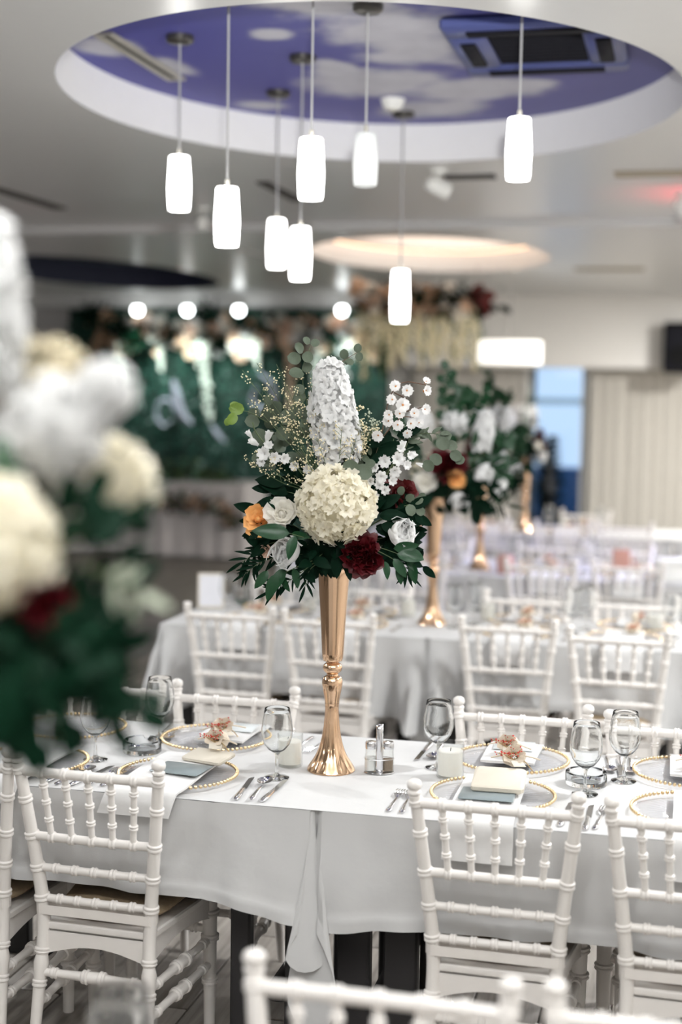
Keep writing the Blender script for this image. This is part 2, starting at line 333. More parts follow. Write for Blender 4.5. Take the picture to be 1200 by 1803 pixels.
tag(g.build('led_strip'), 'warm glowing strip lighting the peach ceiling recess', 'light strip')
ld = bpy.data.lights.new('recess_fill', 'AREA'); ld.shape = 'ELLIPSE'; ld.size = 1.5; ld.size_y = 2.5; ld.energy = 16; ld.color = (1, .88, .78)  # unseen area light added to brighten the peach recess from below
o = bpy.data.objects.new('recess_fill', ld); COL.objects.link(o); o.location = (c2[0], c2[1], ZF + .01); o.rotation_euler = (PI, 0, 0)
DX0, DX1, DZ = -1.79, -1.12, 2.27
g = G(); W = MT['wall']
g.box(((X0 + DX0) / 2, Y1 + .08, 1.5), (DX0 - X0, .16, 3.1), W).box(((DX1 + X1) / 2, Y1 + .08, 1.5), (X1 - DX1, .16, 3.1), W).box(((DX0 + DX1) / 2, Y1 + .08, (DZ + 3.05) / 2), (DX1 - DX0, .16, 3.05 - DZ), W)
struct(g.build('wall_back', smooth=False), 'beige end wall behind the curtains')
struct(G().box((X0 - .06, (Y0 + Y1) / 2, 1.55), (.12, Y1 - Y0, 3.2), MT['wallgrey']).build('wall_left', smooth=False), 'grey side wall')
struct(G().box((X1 + .06, (Y0 + Y1) / 2, 1.55), (.12, Y1 - Y0, 3.2), W).build('wall_right', smooth=False), 'beige side wall')
struct(G().box(((X0 + X1) / 2, Y0 - .06, 1.55), (X1 - X0, .12, 3.2), W).build('wall_front', smooth=False), 'beige wall at the near end')
struct(G().box(((X0 - 3.25) / 2, 16.62, 2.875), (-3.25 - X0, .76, .15), MT['ceil']).build('trim_3', smooth=False), 'bulkhead over the greenery wall')
struct(G().box(((-3.25 + X1) / 2, 16.78, 2.54), (X1 + 3.25, .44, .82), W).build('trim_4', smooth=False), 'pelmet above the curtains')
struct(G().box(((X0 - 7.45) / 2, 16.9, 1.4), (-7.45 - X0, .2, 2.8), MT['wallgrey']).build('trim_5', smooth=False), 'grey pier beside the greenery wall')
# glass door with daylight behind it
d = struct(G().box((DX0 + .03, 17.05, DZ / 2), (.06, .1, DZ), MT['frame']).box((DX1 - .03, 17.05, DZ / 2), (.06, .1, DZ), MT['plastic']).box(((DX0 + DX1) / 2, 17.05, DZ - .03), (DX1 - DX0, .1, .06), MT['plastic']).build('door_1'), 'glass door with bright blue daylight')
for z0, z1 in ((.03, 1.70), (1.78, 2.20)): G().box(((DX0 + DX1) / 2, 17.06, (z0 + z1) / 2), (DX1 - DX0 - .14, .012, z1 - z0), MT['jar']).build('pane', d)
G().box(((DX0 + DX1) / 2 + .02, 17.05, 1.74), (DX1 - DX0 - .1, .07, .08), mat('blue_grey_rail', (.30, .48, .66), rough=.5)).build('rail', d)
tag(G().bbox((-1.75, 18.2, .45), (1.4, .2, .9), mat('blue_render', (.05, .13, .30), rough=.8), r=.02).build('low_wall'), 'low dark blue wall outside the glass door', 'wall')
# ================================================================== CURTAINS
def curtain(x0, x1, z0, z1, y, label):
    n = int((x1 - x0) * 70)
    def fn(u, t):
        x = x0 + (x1 - x0) * u; q = x * 2 * PI / .14
        return (x, y + .015 * math.sin(q + .6 * math.sin(x * 5)) * (.75 + .25 * (1 - t)) + .012 * math.sin(q * 2.3 + 1), z0 + (z1 - z0) * t)
    o = thing('curtain', label, 'curtain', (0, 0, 0))
    G().grid(n, 12, fn, MT['curtain']).build('curtain_panel', o)
    G().tube([(x0, y, z1 - .02), (x1, y, z1 - .02)], .014, MT['alu']).build('curtain_rail', o)
curtain(-1.09, 2.3, .01, 2.12, 16.88, 'long pleated ivory curtain to the right of the glass door')
curtain(-3.2, -1.84, .01, 2.12, 16.88, 'pleated ivory curtain between greenery wall and glass door')
# ================================================================== CEILING FITTINGS
PEND = [(-1.608, 4.89, 2.315, 2.523, 'second lit pendant lamp from the left, low on a long cord', 1), (-1.153, 5.10, 2.548, 2.736, 'unlit pale pendant lamp hanging inside the oval recess', 0),
        (-1.587, 5.81, 2.268, 2.489, 'lit pendant lamp hanging lowest in the middle, right of a near twin', 1), (-1.978, 5.408, 2.512, 2.725, 'leftmost lit pendant lamp', 1),
        (-1.879, 6.46, 2.378, 2.604, 'smaller lit pendant lamp just left of the middle pair', 1), (-1.404, 7.046, 2.159, 2.416, 'lowest lit pendant lamp, in front of the hanging flower frame', 1),
        (-1.26, 4.737, 2.453, 2.659, 'large lit pendant lamp high in the middle of the recess', 1), (-.60, 5.10, 2.559, 2.774, 'rightmost lit pendant lamp, below the ceiling air conditioner', 1)]
for x, y, z0, z1, lab, lit in PEND:
    t = thing('pendant_lamp', lab, 'lamp', (x, y, 3.19), group='pendant lamps under the oval recess')
    G().lathe([(.0, -.03), (.045, -.028), (.055, -.02), (.055, 0), (0, 0)], MT['bronze'], 20, caps=False).build('ceiling_rose', t)
    G().tube([(0, 0, -.02), (0, 0, z1 - 3.19 + .03)], .0042, MT['cord'], 6).build('cord', t)
    L = z1 - z0
    G().lathe([(.004, .03), (.008, .026), (.009, .0), (.016, -.004), (.016, -.010), (0, -.010)], MT['alu'], 14, caps=False).build('lamp_cap', t, M=Matrix.Translation((0, 0, z1 - 3.19)))
    G().lathe([(0, 0), (.036, 0), (.0395, -.004), (.0415, -.03), (.0455, -.45 * L), (.0465, -.6 * L), (.0435, -.93 * L), (.040, -L), (.034, -L), (.034, -.9 * L), (0, -.9 * L)], MT['lampglass' if lit else 'offlamp_glow'], 24, caps=False).build('lamp_shade', t, M=Matrix.Translation((0, 0, z1 - 3.19)))
# ceiling cassette air conditioner
t = thing('air_conditioner', 'square ceiling cassette air conditioner with dark grille in the painted sky', 'air conditioner', (-.60, 5.70, 3.19))
ow, od = .66, .80
for sx, sy, dx, dy in ((0, -1, ow, .15), (0, 1, ow, .15), (-1, 0, .15, od - .3), (1, 0, .15, od - .3)):
    G().bbox((sx * (ow - .15) / 2, sy * (od - .15) / 2, -.025), (dx, dy, .05), MT['acblue'], r=.012).build('cassette_frame', t)
    s = G().bbox((sx * (ow - .15) / 2, sy * (od - .15) / 2, -.054), (dx * .72 if sx == 0 else .06, dy * .72 if sx else .06, .012), MT['acdark'], r=.004).build('louvre', t)
gr = G().box((0, 0, -.02), (ow - .3, od - .3, .02), MT['acdark']).build('intake_grille', t)
for i in range(9): G().box((0, -(od - .3) / 2 + .03 + i * .055, -.034), (ow - .31, .012, .012), MT['acdark']).build('slat', gr)
def vent(x, y, sx, sy, z, m, mm, lab, name='ceiling_vent'):
    t = thing(name, lab, 'vent', (x, y, z))
    for px, py, dx, dy in ((0, -1, sx, .02), (0, 1, sx, .02), (-1, 0, .02, sy - .04), (1, 0, .02, sy - .04)):
        G().bbox((px * (sx - .02) / 2, py * (sy - .02) / 2, -.006), (dx, dy, .012), mm, r=.003).build('vent_frame', t)
    G().box((0, 0, -.002), (sx - .03, sy - .03, .004), m).build('vent_back', t)
    lx = sx > sy; n = max(2, int((min(sx, sy) - .04) / .03))
    for i in range(n):
        q = -(min(sx, sy) - .05) / 2 + (min(sx, sy) - .05) * i / (n - 1)
        G().box((0, q, -.006) if lx else (q, 0, -.006), (sx - .05, .006, .012) if lx else (.006, sy - .05, .012), mm).build('slat', t)
vent(-2.256, 5.71, .09, .84, 3.19, MT['ventdark'], MT['alu'], 'long aluminium slot vent at the left of the painted sky')
vent(.02, 7.9, .86, .17, ZC, MT['venttan'], MT['venttan'], 'wide tan vent right of the big oval recess')
vent(-1.19, 7.88, .28, .12, ZC, MT['ventdark'], MT['ventdark'], 'small dark vent behind the big oval recess')
vent(-2.39, 8.3, .08, .78, ZC, MT['ventdark'], MT['ventdark'], 'narrow dark slot vent above the middle pendants')
vent(-4.08, 8.4, .1, .95, ZC, MT['ventdark'], MT['ventdark'], 'narrow dark slot vent by the left edge of the ceiling')
vent(-.70, 13.1, .62, .22, ZF, MT['ventdark'], MT['venttan'], 'dark brown vent above the hall end curtain')
vent(-3.55, 11.6, .1, .9, ZF, MT['ventdark'], MT['ceil'], 'pale slot vent between navy and peach recesses')
t = thing('smoke_detector', 'round white smoke detector on the painted sky', 'detector', (-1.393, 6.729, 3.19))
G().lathe([(0, -.05), (.035, -.048), (.05, -.03), (.055, -.012), (.06, 0), (0, 0)], MT['plastic'], 20, caps=False).build('detector_body', t)
G().lathe([(0, -.056), (.016, -.055), (.018, -.047), (0, -.047)], MT['alu'], 12, caps=False).build('sensor_cap', t)
def spot_head(x, y, z, yawa, lab, m):
    t = thing('ceiling_spotlight', lab, 'spotlight', (x, y, z), yawa)
    G().lathe([(0, 0), (.05, 0), (.05, -.015), (0, -.015)], MT['plastic'], 16, caps=False).build('mount_plate', t)
    G().tube([(0, 0, -.01), (0, 0, -.06)], .01, MT['plastic']).build('bracket', t)
    Mx = Matrix.Translation((0, 0, -.09)) @ Matrix.Rotation(1.9, 4, 'X')
    G().lathe([(0, -.07), (.03, -.07), (.042, -.05), (.048, .06), (.044, .06), (.03, .03), (0, .03)], MT['plastic'], 18, caps=False).build('spot_housing', t, M=Mx)
    G().lathe([(0, .045), (.042, .046), (0, .05)], m, 16, caps=False).build('lens', t, M=Mx)
spot_head(-3.13, 9.0, ZC, .6, 'white ceiling spotlight left of the pendant lamps', MT['plastic'])
spot_head(-1.33, 7.66, ZC, 2.2, 'small bright ceiling spotlight behind the big recess', MT['lens'])
spot_head(-.05, 8.33, ZC - .05, 2.8, 'red spotlight near the wide tan vent', MT['redled'])
spot_head(-4.40, 8.57, ZC - .05, 2.8, 'red spotlight at the left edge of the ceiling', MT['redled'])
ld = bpy.data.lights.new('red_glow', 'SPOT'); ld.energy = 40; ld.color = (1, .06, .10); ld.shadow_soft_size = .04; ld.spot_size = 2.2; ld.spot_blend = .8
o = bpy.data.objects.new('red_spot_lamp', ld); COL.objects.link(o); o.location = (.25, 8.7, 2.5); o.rotation_euler = (PI, 0, 0)
WORDS = 'first second third fourth fifth sixth seventh eighth ninth tenth eleventh twelfth thirteenth fourteenth fifteenth sixteenth'.split()
def added_ceiling_light(x, y, wt, col, i):
    z = ZC if y < YB else ZF
    t = thing('added_ceiling_light', 'added round ceiling light outside the view, the %s counted from the near end' % WORDS[i - 1], 'light', (x, y, z), group='lights added around the hall')
    G().lathe([(.13, 0), (.16, 0), (.16, -.012), (.13, -.018)], MT['plastic'], 24, caps=False).build('light_ring', t)
    G().lathe([(0, -.004), (.13, -.004)], MT['lens'], 24, caps=False).build('diffuser', t)
    ld = bpy.data.lights.new('added_ceiling_lamp', 'AREA'); ld.shape = 'DISK'; ld.size = .26; ld.energy = wt; ld.color = col
    o = bpy.data.objects.new('added_ceiling_lamp', ld); COL.objects.link(o); o.location = (x, y, z - .03)
for i, (x, y, wt, col) in enumerate(LAMPS): added_ceiling_light(x, y, wt, col, i + 1)
# violet effect light washing the far tables (its par can hangs by the right wall)
t = thing('par_can', 'black par can effect light on the right wall', 'spotlight', (2.25, 9.3, 2.5))
G().lathe([(0, -.12), (.06, -.12), (.08, -.08), (.08, .1), (.07, .1), (.06, .0), (0, 0)], MT['speaker'], 18, caps=False).build('can_body', t, M=Matrix.Rotation(-1.2, 4, 'Y'))
G().tube([(.08, 0, .05), (.13, 0, .05)], .015, MT['speaker']).build('bracket', t)
ld = bpy.data.lights.new('violet_wash', 'SPOT'); ld.energy = 620; ld.color = (.22, .24, 1); ld.spot_size = 1.0; ld.spot_blend = .8; ld.shadow_soft_size = .06
o = bpy.data.objects.new('violet_wash', ld); COL.objects.link(o); o.location = (2.1, 9.3, 2.45)
o.rotation_euler = (Vector((-.6, 9.3, .7)) - Vector((2.1, 9.3, 2.45))).to_track_quat('-Z', 'Y').to_euler()
# wall speaker
t = thing('loudspeaker', 'black loudspeaker hanging on the end wall above the curtain', 'speaker', (-.075, 16.42, 2.36))
G().bbox((0, 0, 0), (.36, .28, .56), MT['speaker'], r=.02).build('cabinet', t)
G().bbox((0, -.145, -.01), (.32, .012, .5), MT['acdark'], r=.004).build('speaker_grille', t)
G().lathe([(.0, 0), (.12, 0), (.12, .01), (0, .01)], MT['speaker'], 20, caps=False).build('woofer_ring', t, M=Matrix.Translation((0, -.15, -.1)) @ Matrix.Rotation(PI / 2, 4, 'X'))
G().box((0, .15, 0), (.06, .1, .12), MT['alu']).build('bracket', t)
# glowing drum lamp
t = thing('drum_lamp', 'wide glowing white drum lamp in front of the pelmet', 'lamp', (-1.56, 13.0, ZF))
G().lathe([(0, 0), (.06, 0), (.06, -.02), (0, -.02)], MT['plastic'], 16, caps=False).build('ceiling_rose', t)
G().tube([(0, 0, -.02), (0, 0, -.66)], .004, MT['cord'], 6).build('cord', t)
G().lathe([(.28, -.66), (.285, -.66), (.285, -.86), (.28, -.86), (0, -.855)], MT['drum'], 40, caps=False).build('lamp_shade', t)
G().lathe([(0, -.655), (.28, -.66)], MT['drum'], 40, caps=False).build('top_diffuser', t)
# ================================================================== CHAIRS
def chair_path(sx):
    return spline([(sx * .163, -.245, 0), (sx * .152, -.207, .28), (sx * .149, -.192, .42), (sx * .160, -.203, .56), (sx * .186, -.236, .79), (sx * .194, -.250, .848)], 40)
def stile_x(z):
    P = chair_path(1)
    for a, b in zip(P, P[1:]):
        if a.z <= z <= b.z + 1e-6: t = (z - a.z) / (b.z - a.z + 1e-9); return a.lerp(b, t)
    return P[-1]
def ringed(g, P, r, m, rings, bead=1.32, n=10, w=.006):
    """turned rod along P with double bead rings at the given fractions of its length"""
    P = [Vector(p) for p in P]; D = [0]
    for a, b in zip(P, P[1:]): D.append(D[-1] + (b - a).length)
    T = D[-1]; ss = set(D)
    for q in rings:
        for o_ in (-1.7, -1.5, -1.2, -.8, -.5, 0, .5, .8, 1.2, 1.5, 1.7): ss.add(min(max(q * T + o_ * w, 0), T))
    ss = sorted(ss); s2 = [ss[0]]
    for s in ss[1:]:
        if s - s2[-1] > 4e-4: s2.append(s)
    pts = []; rad = []
    for s in s2:
        i = max(j for j in range(len(D)) if D[j] <= s + 1e-9); i = min(i, len(P) - 2); t = (s - D[i]) / (D[i + 1] - D[i])
        pts.append(P[i].lerp(P[i + 1], t)); k = 1.
        for q in rings:
            u = abs(s - q * T) / w
            if u <= 1.55: k = bead if .35 < u < 1.35 else (1 + (bead - 1) * .45)
        rad.append((r(s / T) if callable(r) else r) * k)
    g.tube(pts, rad, m, n); return g
CH = MT['chair']
def make_chair():
    t = thing('banquet_chair', 'x', 'chair')
    for sx in (-1, 1):
        g = G(); P = chair_path(sx)
        def r(q):
            z = q * .848
            if z < .27: return .0125 + .004 * z / .27
            if .27 <= z < .335: return .0135 + .007 * math.sin((z - .27) / .065 * PI)
            return .0175 - .003 * max(0, (z - .45) / .42)
        ringed(g, P, r, CH, [.262 / .87, .40, .565, .662, .765, .882, .975], bead=1.22, n=14)
        e = Vector(P[-1])
        g.lathe([(.010, 0), (.0165, .004), (.0165, .009), (.011, .013), (.017, .018), (.0185, .026), (.016, .034), (.009, .039), (0, .040)], CH, 14, Matrix.Translation(e - Vector((0, 0, .002))), caps=False)
        g.build('stile', t)
    def rail(z, nm, r=.0095, rings=(), n=10, sag=.0):
        a = stile_x(z); P = [(-a.x + 2 * a.x * i / 12, a.y - sag * math.sin(PI * i / 12), z) for i in range(13)]
        return ringed(G(), P, r, CH, rings, n=n, w=.0055).build(nm, t)
    fr = [(i + 1) / 6 for i in range(5)]
    rail(.826, 'top_rail', .0128, [.5 + (q - .5) * 1. for q in fr], sag=.004)
    rail(.650, 'back_rail', .0115, fr, sag=.003); rail(.564, 'back_rail', .0105, fr, sag=.003); rail(.480, 'back_rail', .0105, fr, sag=.003)
    a = stile_x(.826); b = stile_x(.650)
    for q in fr:
        u = 2 * q - 1
        ringed(G(), [(u * b.x, b.y - .003, .650), (u * (a.x + b.x) / 2, (a.y + b.y) / 2 - .002, .738), (u * a.x, a.y - .004, .826)], .0084, CH, [.28, .55, .80], bead=1.45, n=10, w=.0045).build('spindle', t)
    # seat: shaped slab, wider in front
    def seat_pt(u, v): return ((2 * u - 1) * (.150 + .045 * v), -.195 + .385 * v)
    g = G(); n = 9
    top = lambda u, v: (*seat_pt(u, v), .418 - .006 * math.sin(PI * u) * math.sin(PI * v)); bot = lambda u, v: (*seat_pt(1 - u, v), .396)
    g.grid(n, n, top, CH); g.grid(n, n, bot, CH)
    edge = [seat_pt(i / 8, 0) for i in range(9)] + [seat_pt(1, i / 8) for i in range(1, 9)] + [seat_pt(1 - i / 8, 1) for i in range(1, 9)] + [seat_pt(0, 1 - i / 8) for i in range(1, 8)]
    N = len(edge); rows = [(1., .418), (1.03, .414), (1.035, .407), (1.03, .400), (1., .396)]
    v = [(x * k, (y + .003) * k, z) for k, z in rows for x, y in edge]
    g.raw(v, [(i * N + j, i * N + (j + 1) % N, (i + 1) * N + (j + 1) % N, (i + 1) * N + j) for i in range(len(rows) - 1) for j in range(N)], CH)
    g.build('seat', t)
    def apron(p0, p1, nm='apron'):
        p0, p1 = Vector(p0), Vector(p1); d = (p1 - p0); nrm = Vector((d.y, -d.x, 0)).normalized() * .009; v = []; f = []; n = 12
        for i in range(n + 1):
            q = i / n; p = p0.lerp(p1, q); zb = .361 - .028 * (1 - math.sin(PI * q)) ** 1.0
            for s in (-1, 1): v += [tuple(p + nrm * s + Vector((0, 0, .396))), tuple(p + nrm * s + Vector((0, 0, zb)))]
        for i in range(n):
            a = 4 * i; f += [(a, a + 4, a + 5, a + 1), (a + 2, a + 3, a + 7, a + 6), (a + 1, a + 5, a + 7, a + 3)]
        G().raw(v, f, CH).build(nm, t)
    apron((-.14, -.192, 0), (.14, -.192, 0)); apron((-.17, .165, 0), (.17, .165, 0))
    for s in (-1, 1): apron((s * .142, -.18, 0), (s * .176, .16, 0))
    for s in (-1, 1):
        P = [(s * .178, .165, .397), (s * .178, .166, .31), (s * .178, .168, .2), (s * .176, .172, 0)]
        ringed(G(), spline(P, 14), lambda q: .0215 - .006 * q, CH, [.12, .3, .62], n=12).build('leg', t)
    def strut(p, q, r=.0112):
        P = [Vector(p).lerp(Vector(q), i / 14) for i in range(15)]
        ringed(G(), P, lambda s: r * (1 + .45 * math.exp(-((s - .5) / .12) ** 2)), CH, [.13, .42, .58, .87], n=10).build('stretcher', t)
    strut((-.151, -.206, .285), (.151, -.206, .285)); strut((-.178, .167, .30), (.178, .167, .30))
    for s in (-1, 1):
        strut((s * .155, -.217, .20), (s * .178, .168, .20)); strut((s * .152, -.207, .272), (s * .178, .167, .272))
    # tan seat pad tied on by a white strap round the stiles
    def pad(u, v):
        a = 2 * PI * u; k = min(1, .93 + .07 * abs(math.sin(2 * a))); cx, cy = math.cos(a), math.sin(a)
        sq = (abs(cx) ** 4 + abs(cy) ** 4) ** -.25; th = -PI / 2 + PI * v; rr = max(0.0, math.cos(th)) ** .45
        return (cx * sq * (.158 + .02 * cy * sq) * rr, cy * sq * .172 * rr - .005, .440 + .021 * math.sin(th) + .003 * math.sin(5 * a) * rr)
    G().grid(40, 9, pad, MT['cushion'], wrap=True).build('seat_cushion', t)
    g = G(); z0, z1 = .441, .466; A = stile_x(.453); ox = A.x + .016
    loop = [(-ox, A.y + .012), (-ox - .002, A.y - .004), (-ox + .012, A.y - .0185), (0, A.y - .0165), (ox - .012, A.y - .0185), (ox + .002, A.y - .004), (ox, A.y + .012), (ox - .01, A.y + .019), (0, A.y + .0195), (-ox + .01, A.y + .019)]
    n = len(loop); v = [(x, y, z) for z in (z0, z1) for x, y in loop] + [(x * .985, y * .985 + A.y * .015, z) for z in (z0, z1) for x, y in loop]
    f = [(j, (j + 1) % n, n + (j + 1) % n, n + j) for j in range(n)] + [(2 * n + j, 3 * n + j, 3 * n + (j + 1) % n, 2 * n + (j + 1) % n) for j in range(n)] + [(n + j, n + (j + 1) % n, 3 * n + (j + 1) % n, 3 * n + j) for j in range(n)] + [(j, 2 * n + j, 2 * n + (j + 1) % n, (j + 1) % n) for j in range(n)]
    g.raw(v, f, MT['strap']).build('cushion_strap', t)
    return t
CHAIR0 = make_chair(); _first = [True]
def chair(x, yb, face, lab, group, j=0.):
    """yb: where the tops of its stiles stand; face +1 looks up the hall, -1 looks back at us"""
    rz = (0 if face > 0 else PI) + j; loc = (x - math.sin(rz) * .25 * 1, yb + .25 * face, 0)
    if _first[0]:
        _first[0] = False; o = CHAIR0; o.location = loc; o.rotation_euler = (0, 0, rz); o['label'] = lab; o['group'] = group; return o
    return dup(CHAIR0, loc, rz, lab, group)
g1 = 'chairs at the table with the sharp centrepiece'
chair(-1.845, 3.27, 1, 'white banquet chair cut by the left edge, beside the bow of blurred leaves', g1, .02)
chair(-1.432, 3.265, 1, 'white banquet chair with tan pad at left, spindles below the dark leaves', g1, -.03)
chair(-.402, 3.272, 1, 'white banquet chair right of the gold vase, nearest the salt and pepper', g1, -.01)
chair(.062, 3.256, 1, 'white banquet chair cut by the right edge, this side of the middle table', g1, -.02)
chair(-1.79, 4.24, -1, 'white banquet chair beyond the table, mostly hid by leaves and a glass', g1, .02)
chair(-1.346, 4.217, -1, 'white banquet chair across the table, left of the gold vase', g1, 0)
chair(-.443, 4.227, -1, 'white banquet chair across the table, behind the frosted candle and right plate', g1, .0)
chair(.01, 4.185, -1, 'white banquet chair across the table at the right edge', g1, .02)
g0 = 'blurred chairs in the foreground'
chair(-.446, 2.175, -1, 'blurred white banquet chair in the foreground, bottom middle', g0, 0).scale = (1.09, 1, 1)
chair(.045, 2.186, -1, 'blurred white banquet chair in the foreground, bottom right corner', g0, 0).scale = (1.09, 1, 1)
g2 = 'chairs at the second table'
for x, y, f_, lab in ((-1.88, 5.80, 1, 'white chair on the near side of the second table, leftmost'), (-1.43, 5.755, 1, 'white chair on the near side of the second table, behind the gold vase'),
                      (-.683, 5.836, 1, 'white chair on the near side of the second table, first right of its seam'), (-.225, 5.71, 1, 'white chair on the near side of the second table, rightmost'),
                      (-1.88, 6.80, -1, 'white chair on the far side of the second table, by the white menu card'), (-1.46, 6.76, -1, 'white chair on the far side of the second table, behind the gold vase'),
                      (-.69, 6.66, -1, 'white chair on the far side of the second table, right of its vase'), (-.19, 6.68, -1, 'white chair on the far side of the second table, rightmost')):
    chair(x, y, f_, lab, g2, R.uniform(-.04, .04))
g3 = 'chairs at the third table'
for x, y, f_, lab in ((-1.95, 8.0, 1, 'white chair on the near side of the third table, leftmost'), (-1.5, 8.02, 1, 'white chair on the near side of the third table, second from left'),
                      (-.76, 8.0, 1, 'white chair on the near side of the third table, right of the vase'), (-.28, 8.14, 1, 'white chair on the near side of the third table, at its right end'),
                      (-1.9, 9.0, -1, 'white chair on the far side of the third table, leftmost'), (-1.5, 9.02, -1, 'white chair on the far side of the third table, second from left'),
                      (-.8, 9.02, -1, 'white chair on the far side of the third table, under the violet light'), (-.36, 9.0, -1, 'white chair on the far side of the third table, rightmost')):
    chair(x, y, f_, lab, g3, R.uniform(-.05, .05))
g4 = 'chairs at the fourth table'
for x, y, f_, lab in ((-1.9, 10.6, 1, 'white chair on the near side of the farthest table, leftmost'), (-1.45, 10.6, 1, 'white chair on the near side of the farthest table, left of its vase'),
                      (-.85, 10.6, 1, 'white chair on the near side of the farthest table, below the glass door'), (-.4, 10.62, 1, 'white chair on the near side of the farthest table, rightmost'),
                      (-1.6, 11.65, -1, 'white chair on the far side of the farthest table, left one'), (-.75, 11.65, -1, 'white chair on the far side of the farthest table, right one')):
    chair(x, y, f_, lab, g4, R.uniform(-.05, .05))
# ================================================================== TABLES AND CLOTHS
ZT = .75
def table(x0, x1, y0, y1, lab):
    t = thing('banquet_table', lab, 'table', ((x0 + x1) / 2, (y0 + y1) / 2, 0), group='tables under the white cloths')
    w_, d_ = (x1 - x0) / 2 - .012, (y1 - y0) / 2 - .012; B = MT['black']
    G().bbox((0, 0, .728), (2 * w_, 2 * d_, .03), B, r=.008).build('table_top', t)
    for sx in (-1, 1):
        for sy in (-1, 1):
            for q in (0, 1): G().bbox((sx * (w_ - .06 - q * (.125 if sx < 0 else .15)), sy * (d_ - .10), .3565), (.09 if sx < 0 else .055, .04, .713), B, r=.006).build('leg', t)
        G().bbox((sx * (w_ - .12), 0, .20), (.05, 2 * d_ - .24, .05), B, r=.006).build('crossbar', t)
    return t
def cloth(x0, x1, y0, y1, lab, L=.27, seam=(0, 0), grp='white tablecloths', tipL=.0, seed=1, fold=(.16, .16, 0)):
    """rectangular cloth: flat top, hanging skirt with wavy folds; its corners hang lower in pleats.
    seam = (left, right): 1 where the next table stands against it, so that its corners fold forward into the gap"""
    rr = random.Random(seed); ph = [rr.uniform(0, 6.28) for _ in range(8)]
    creases = [rr.uniform(0, 4.2) for _ in range(9)]
    cols = []   # (x, y, nx, ny, hang, cornerness)
    c = .012
    def edge(ax, ay, bx, by, nx, ny, n):
        for i in range(n + 1):
            q = i / n; cols.append([ax + (bx - ax) * q, ay + (by - ay) * q, nx, ny, L, 0., 0])
    def corner(x, y, a0, sm, n=16):
        for i in range(1, n):
            q = i / n; a = a0 + q * PI / 2; k = math.sin(PI * q); nx, ny = math.cos(a), math.sin(a)
            cols.append([x + c * nx, y + c * ny, nx, ny, L + (L * (.36 + tipL * (1 if sm else .3))) * k ** 1.2, k, sm])
    n1, n2 = int((x1 - x0) / .02), int((y1 - y0) / .03)
    edge(x0 + c, y0, x1 - c, y0, 0, -1, n1); corner(x1 - c, y0 + c, -PI / 2, seam[1])
    edge(x1, y0 + c, x1, y1 - c, 1, 0, n2); corner(x1 - c, y1 - c, 0, seam[1])
    edge(x1 - c, y1, x0 + c, y1, 0, 1, n1); corner(x0 + c, y1 - c, PI / 2, seam[0])
    edge(x0, y1 - c, x0, y0 + c, -1, 0, n2); corner(x0 + c, y0 + c, PI, seam[0])
    N = len(cols); T = [0, .015, .05, .12, .22, .34, .46, .58, .70, .80, .87, .875, .93, 1.]
    v = []; f = []; M_ = MT['cloth']; s = 0; S = []
    for i, q in enumerate(cols):
        p = cols[i - 1]; s += math.hypot(q[0] - p[0], q[1] - p[1]) if i else 0; S.append(s)
    for t in T:
        for i, (x, y, nx, ny, h, k, sm) in enumerate(cols):
            s = S[i]
            w_ = .010 * math.sin(s * 7 + ph[0]) + .007 * math.sin(s * 19 + ph[1]) + .004 * math.sin(s * 43 + ph[2]) + .020 * noise.noise(Vector((s * 4, t * 1.6, seed))) + .010 * noise.noise(Vector((s * 11, t * 3, seed + 5)))
            # nearness of a corner along the front edge makes the cloth swell
            dx = min(x1 - x, x - x0); near = math.exp(-(dx / fold[0]) ** 2) if abs(ny) > .9 else 0
            off = .006 + t ** 1.2 * (.016 + w_ * 1.2 + .030 * near + fold[2] * near * math.sin(dx * 34)) + (.0009 if t > .872 else 0) + t * k * .085
            off += .0035 * sum(math.exp(-((s - sc) / .010) ** 2) for sc in creases)
            if k > 0: off += t * .028 * math.sin(k * 9.4) * (1 if k < .98 else .6)
            hh = h + (L * fold[1] * near if abs(ny) > .9 else 0)
            ox, oy = nx * off, ny * off
            if (nx > .02 and seam[1]) or (nx < -.02 and seam[0]):
                lim = .004; ox = max(-lim, min(lim, ox)); 
                if k > 0: oy = (ny * .055 * t if ny < 0 else ny * .05 * t) + (-.03 * t * k if y < (y0 + y1) / 2 else .03 * t * k); ox = (-.055 if nx > 0 else .075) * t ** 1.5 * math.sin(2 * PI * min(1, max(0, abs(math.atan2(nx, abs(ny))) / (PI / 2)))) * .9
                elif abs(nx) > .9: hh = min(hh, L)
            v.append((x + ox, y + oy, ZT - .004 - t * hh + (.004 if t == 0 else 0)))
    for r_ in range(len(T) - 1):
        for i in range(N): f.append((r_ * N + i, r_ * N + (i + 1) % N, (r_ + 1) * N + (i + 1) % N, (r_ + 1) * N + i))
    g = G().raw(v, f, M_)
    nx_, ny_ = 60, 40
    a, b = x0 + .0, x1 - .0
    g.grid(nx_, ny_, lambda u, w_: (x0 - .004 + (x1 - x0 + .008) * u, y0 - .004 + (y1 - y0 + .008) * w_, ZT + .0004 + .0007 * noise.noise(Vector((u * 9, w_ * 6, seed)))), M_)
    o = g.build('tablecloth', smooth='auto'); tag(o, lab, 'tablecloth', grp); return o
ROWS = [(1.08, 1.85), (3.40, 4.17), (5.98, 6.75), (8.2, 8.97), (10.8, 11.57)]
SEAM = [-.62, -.868, -1.045, -1.13, -1.15]
nm = ['foreground table', 'middle table with the sharp centrepiece', 'second table', 'third table', 'farthest table']
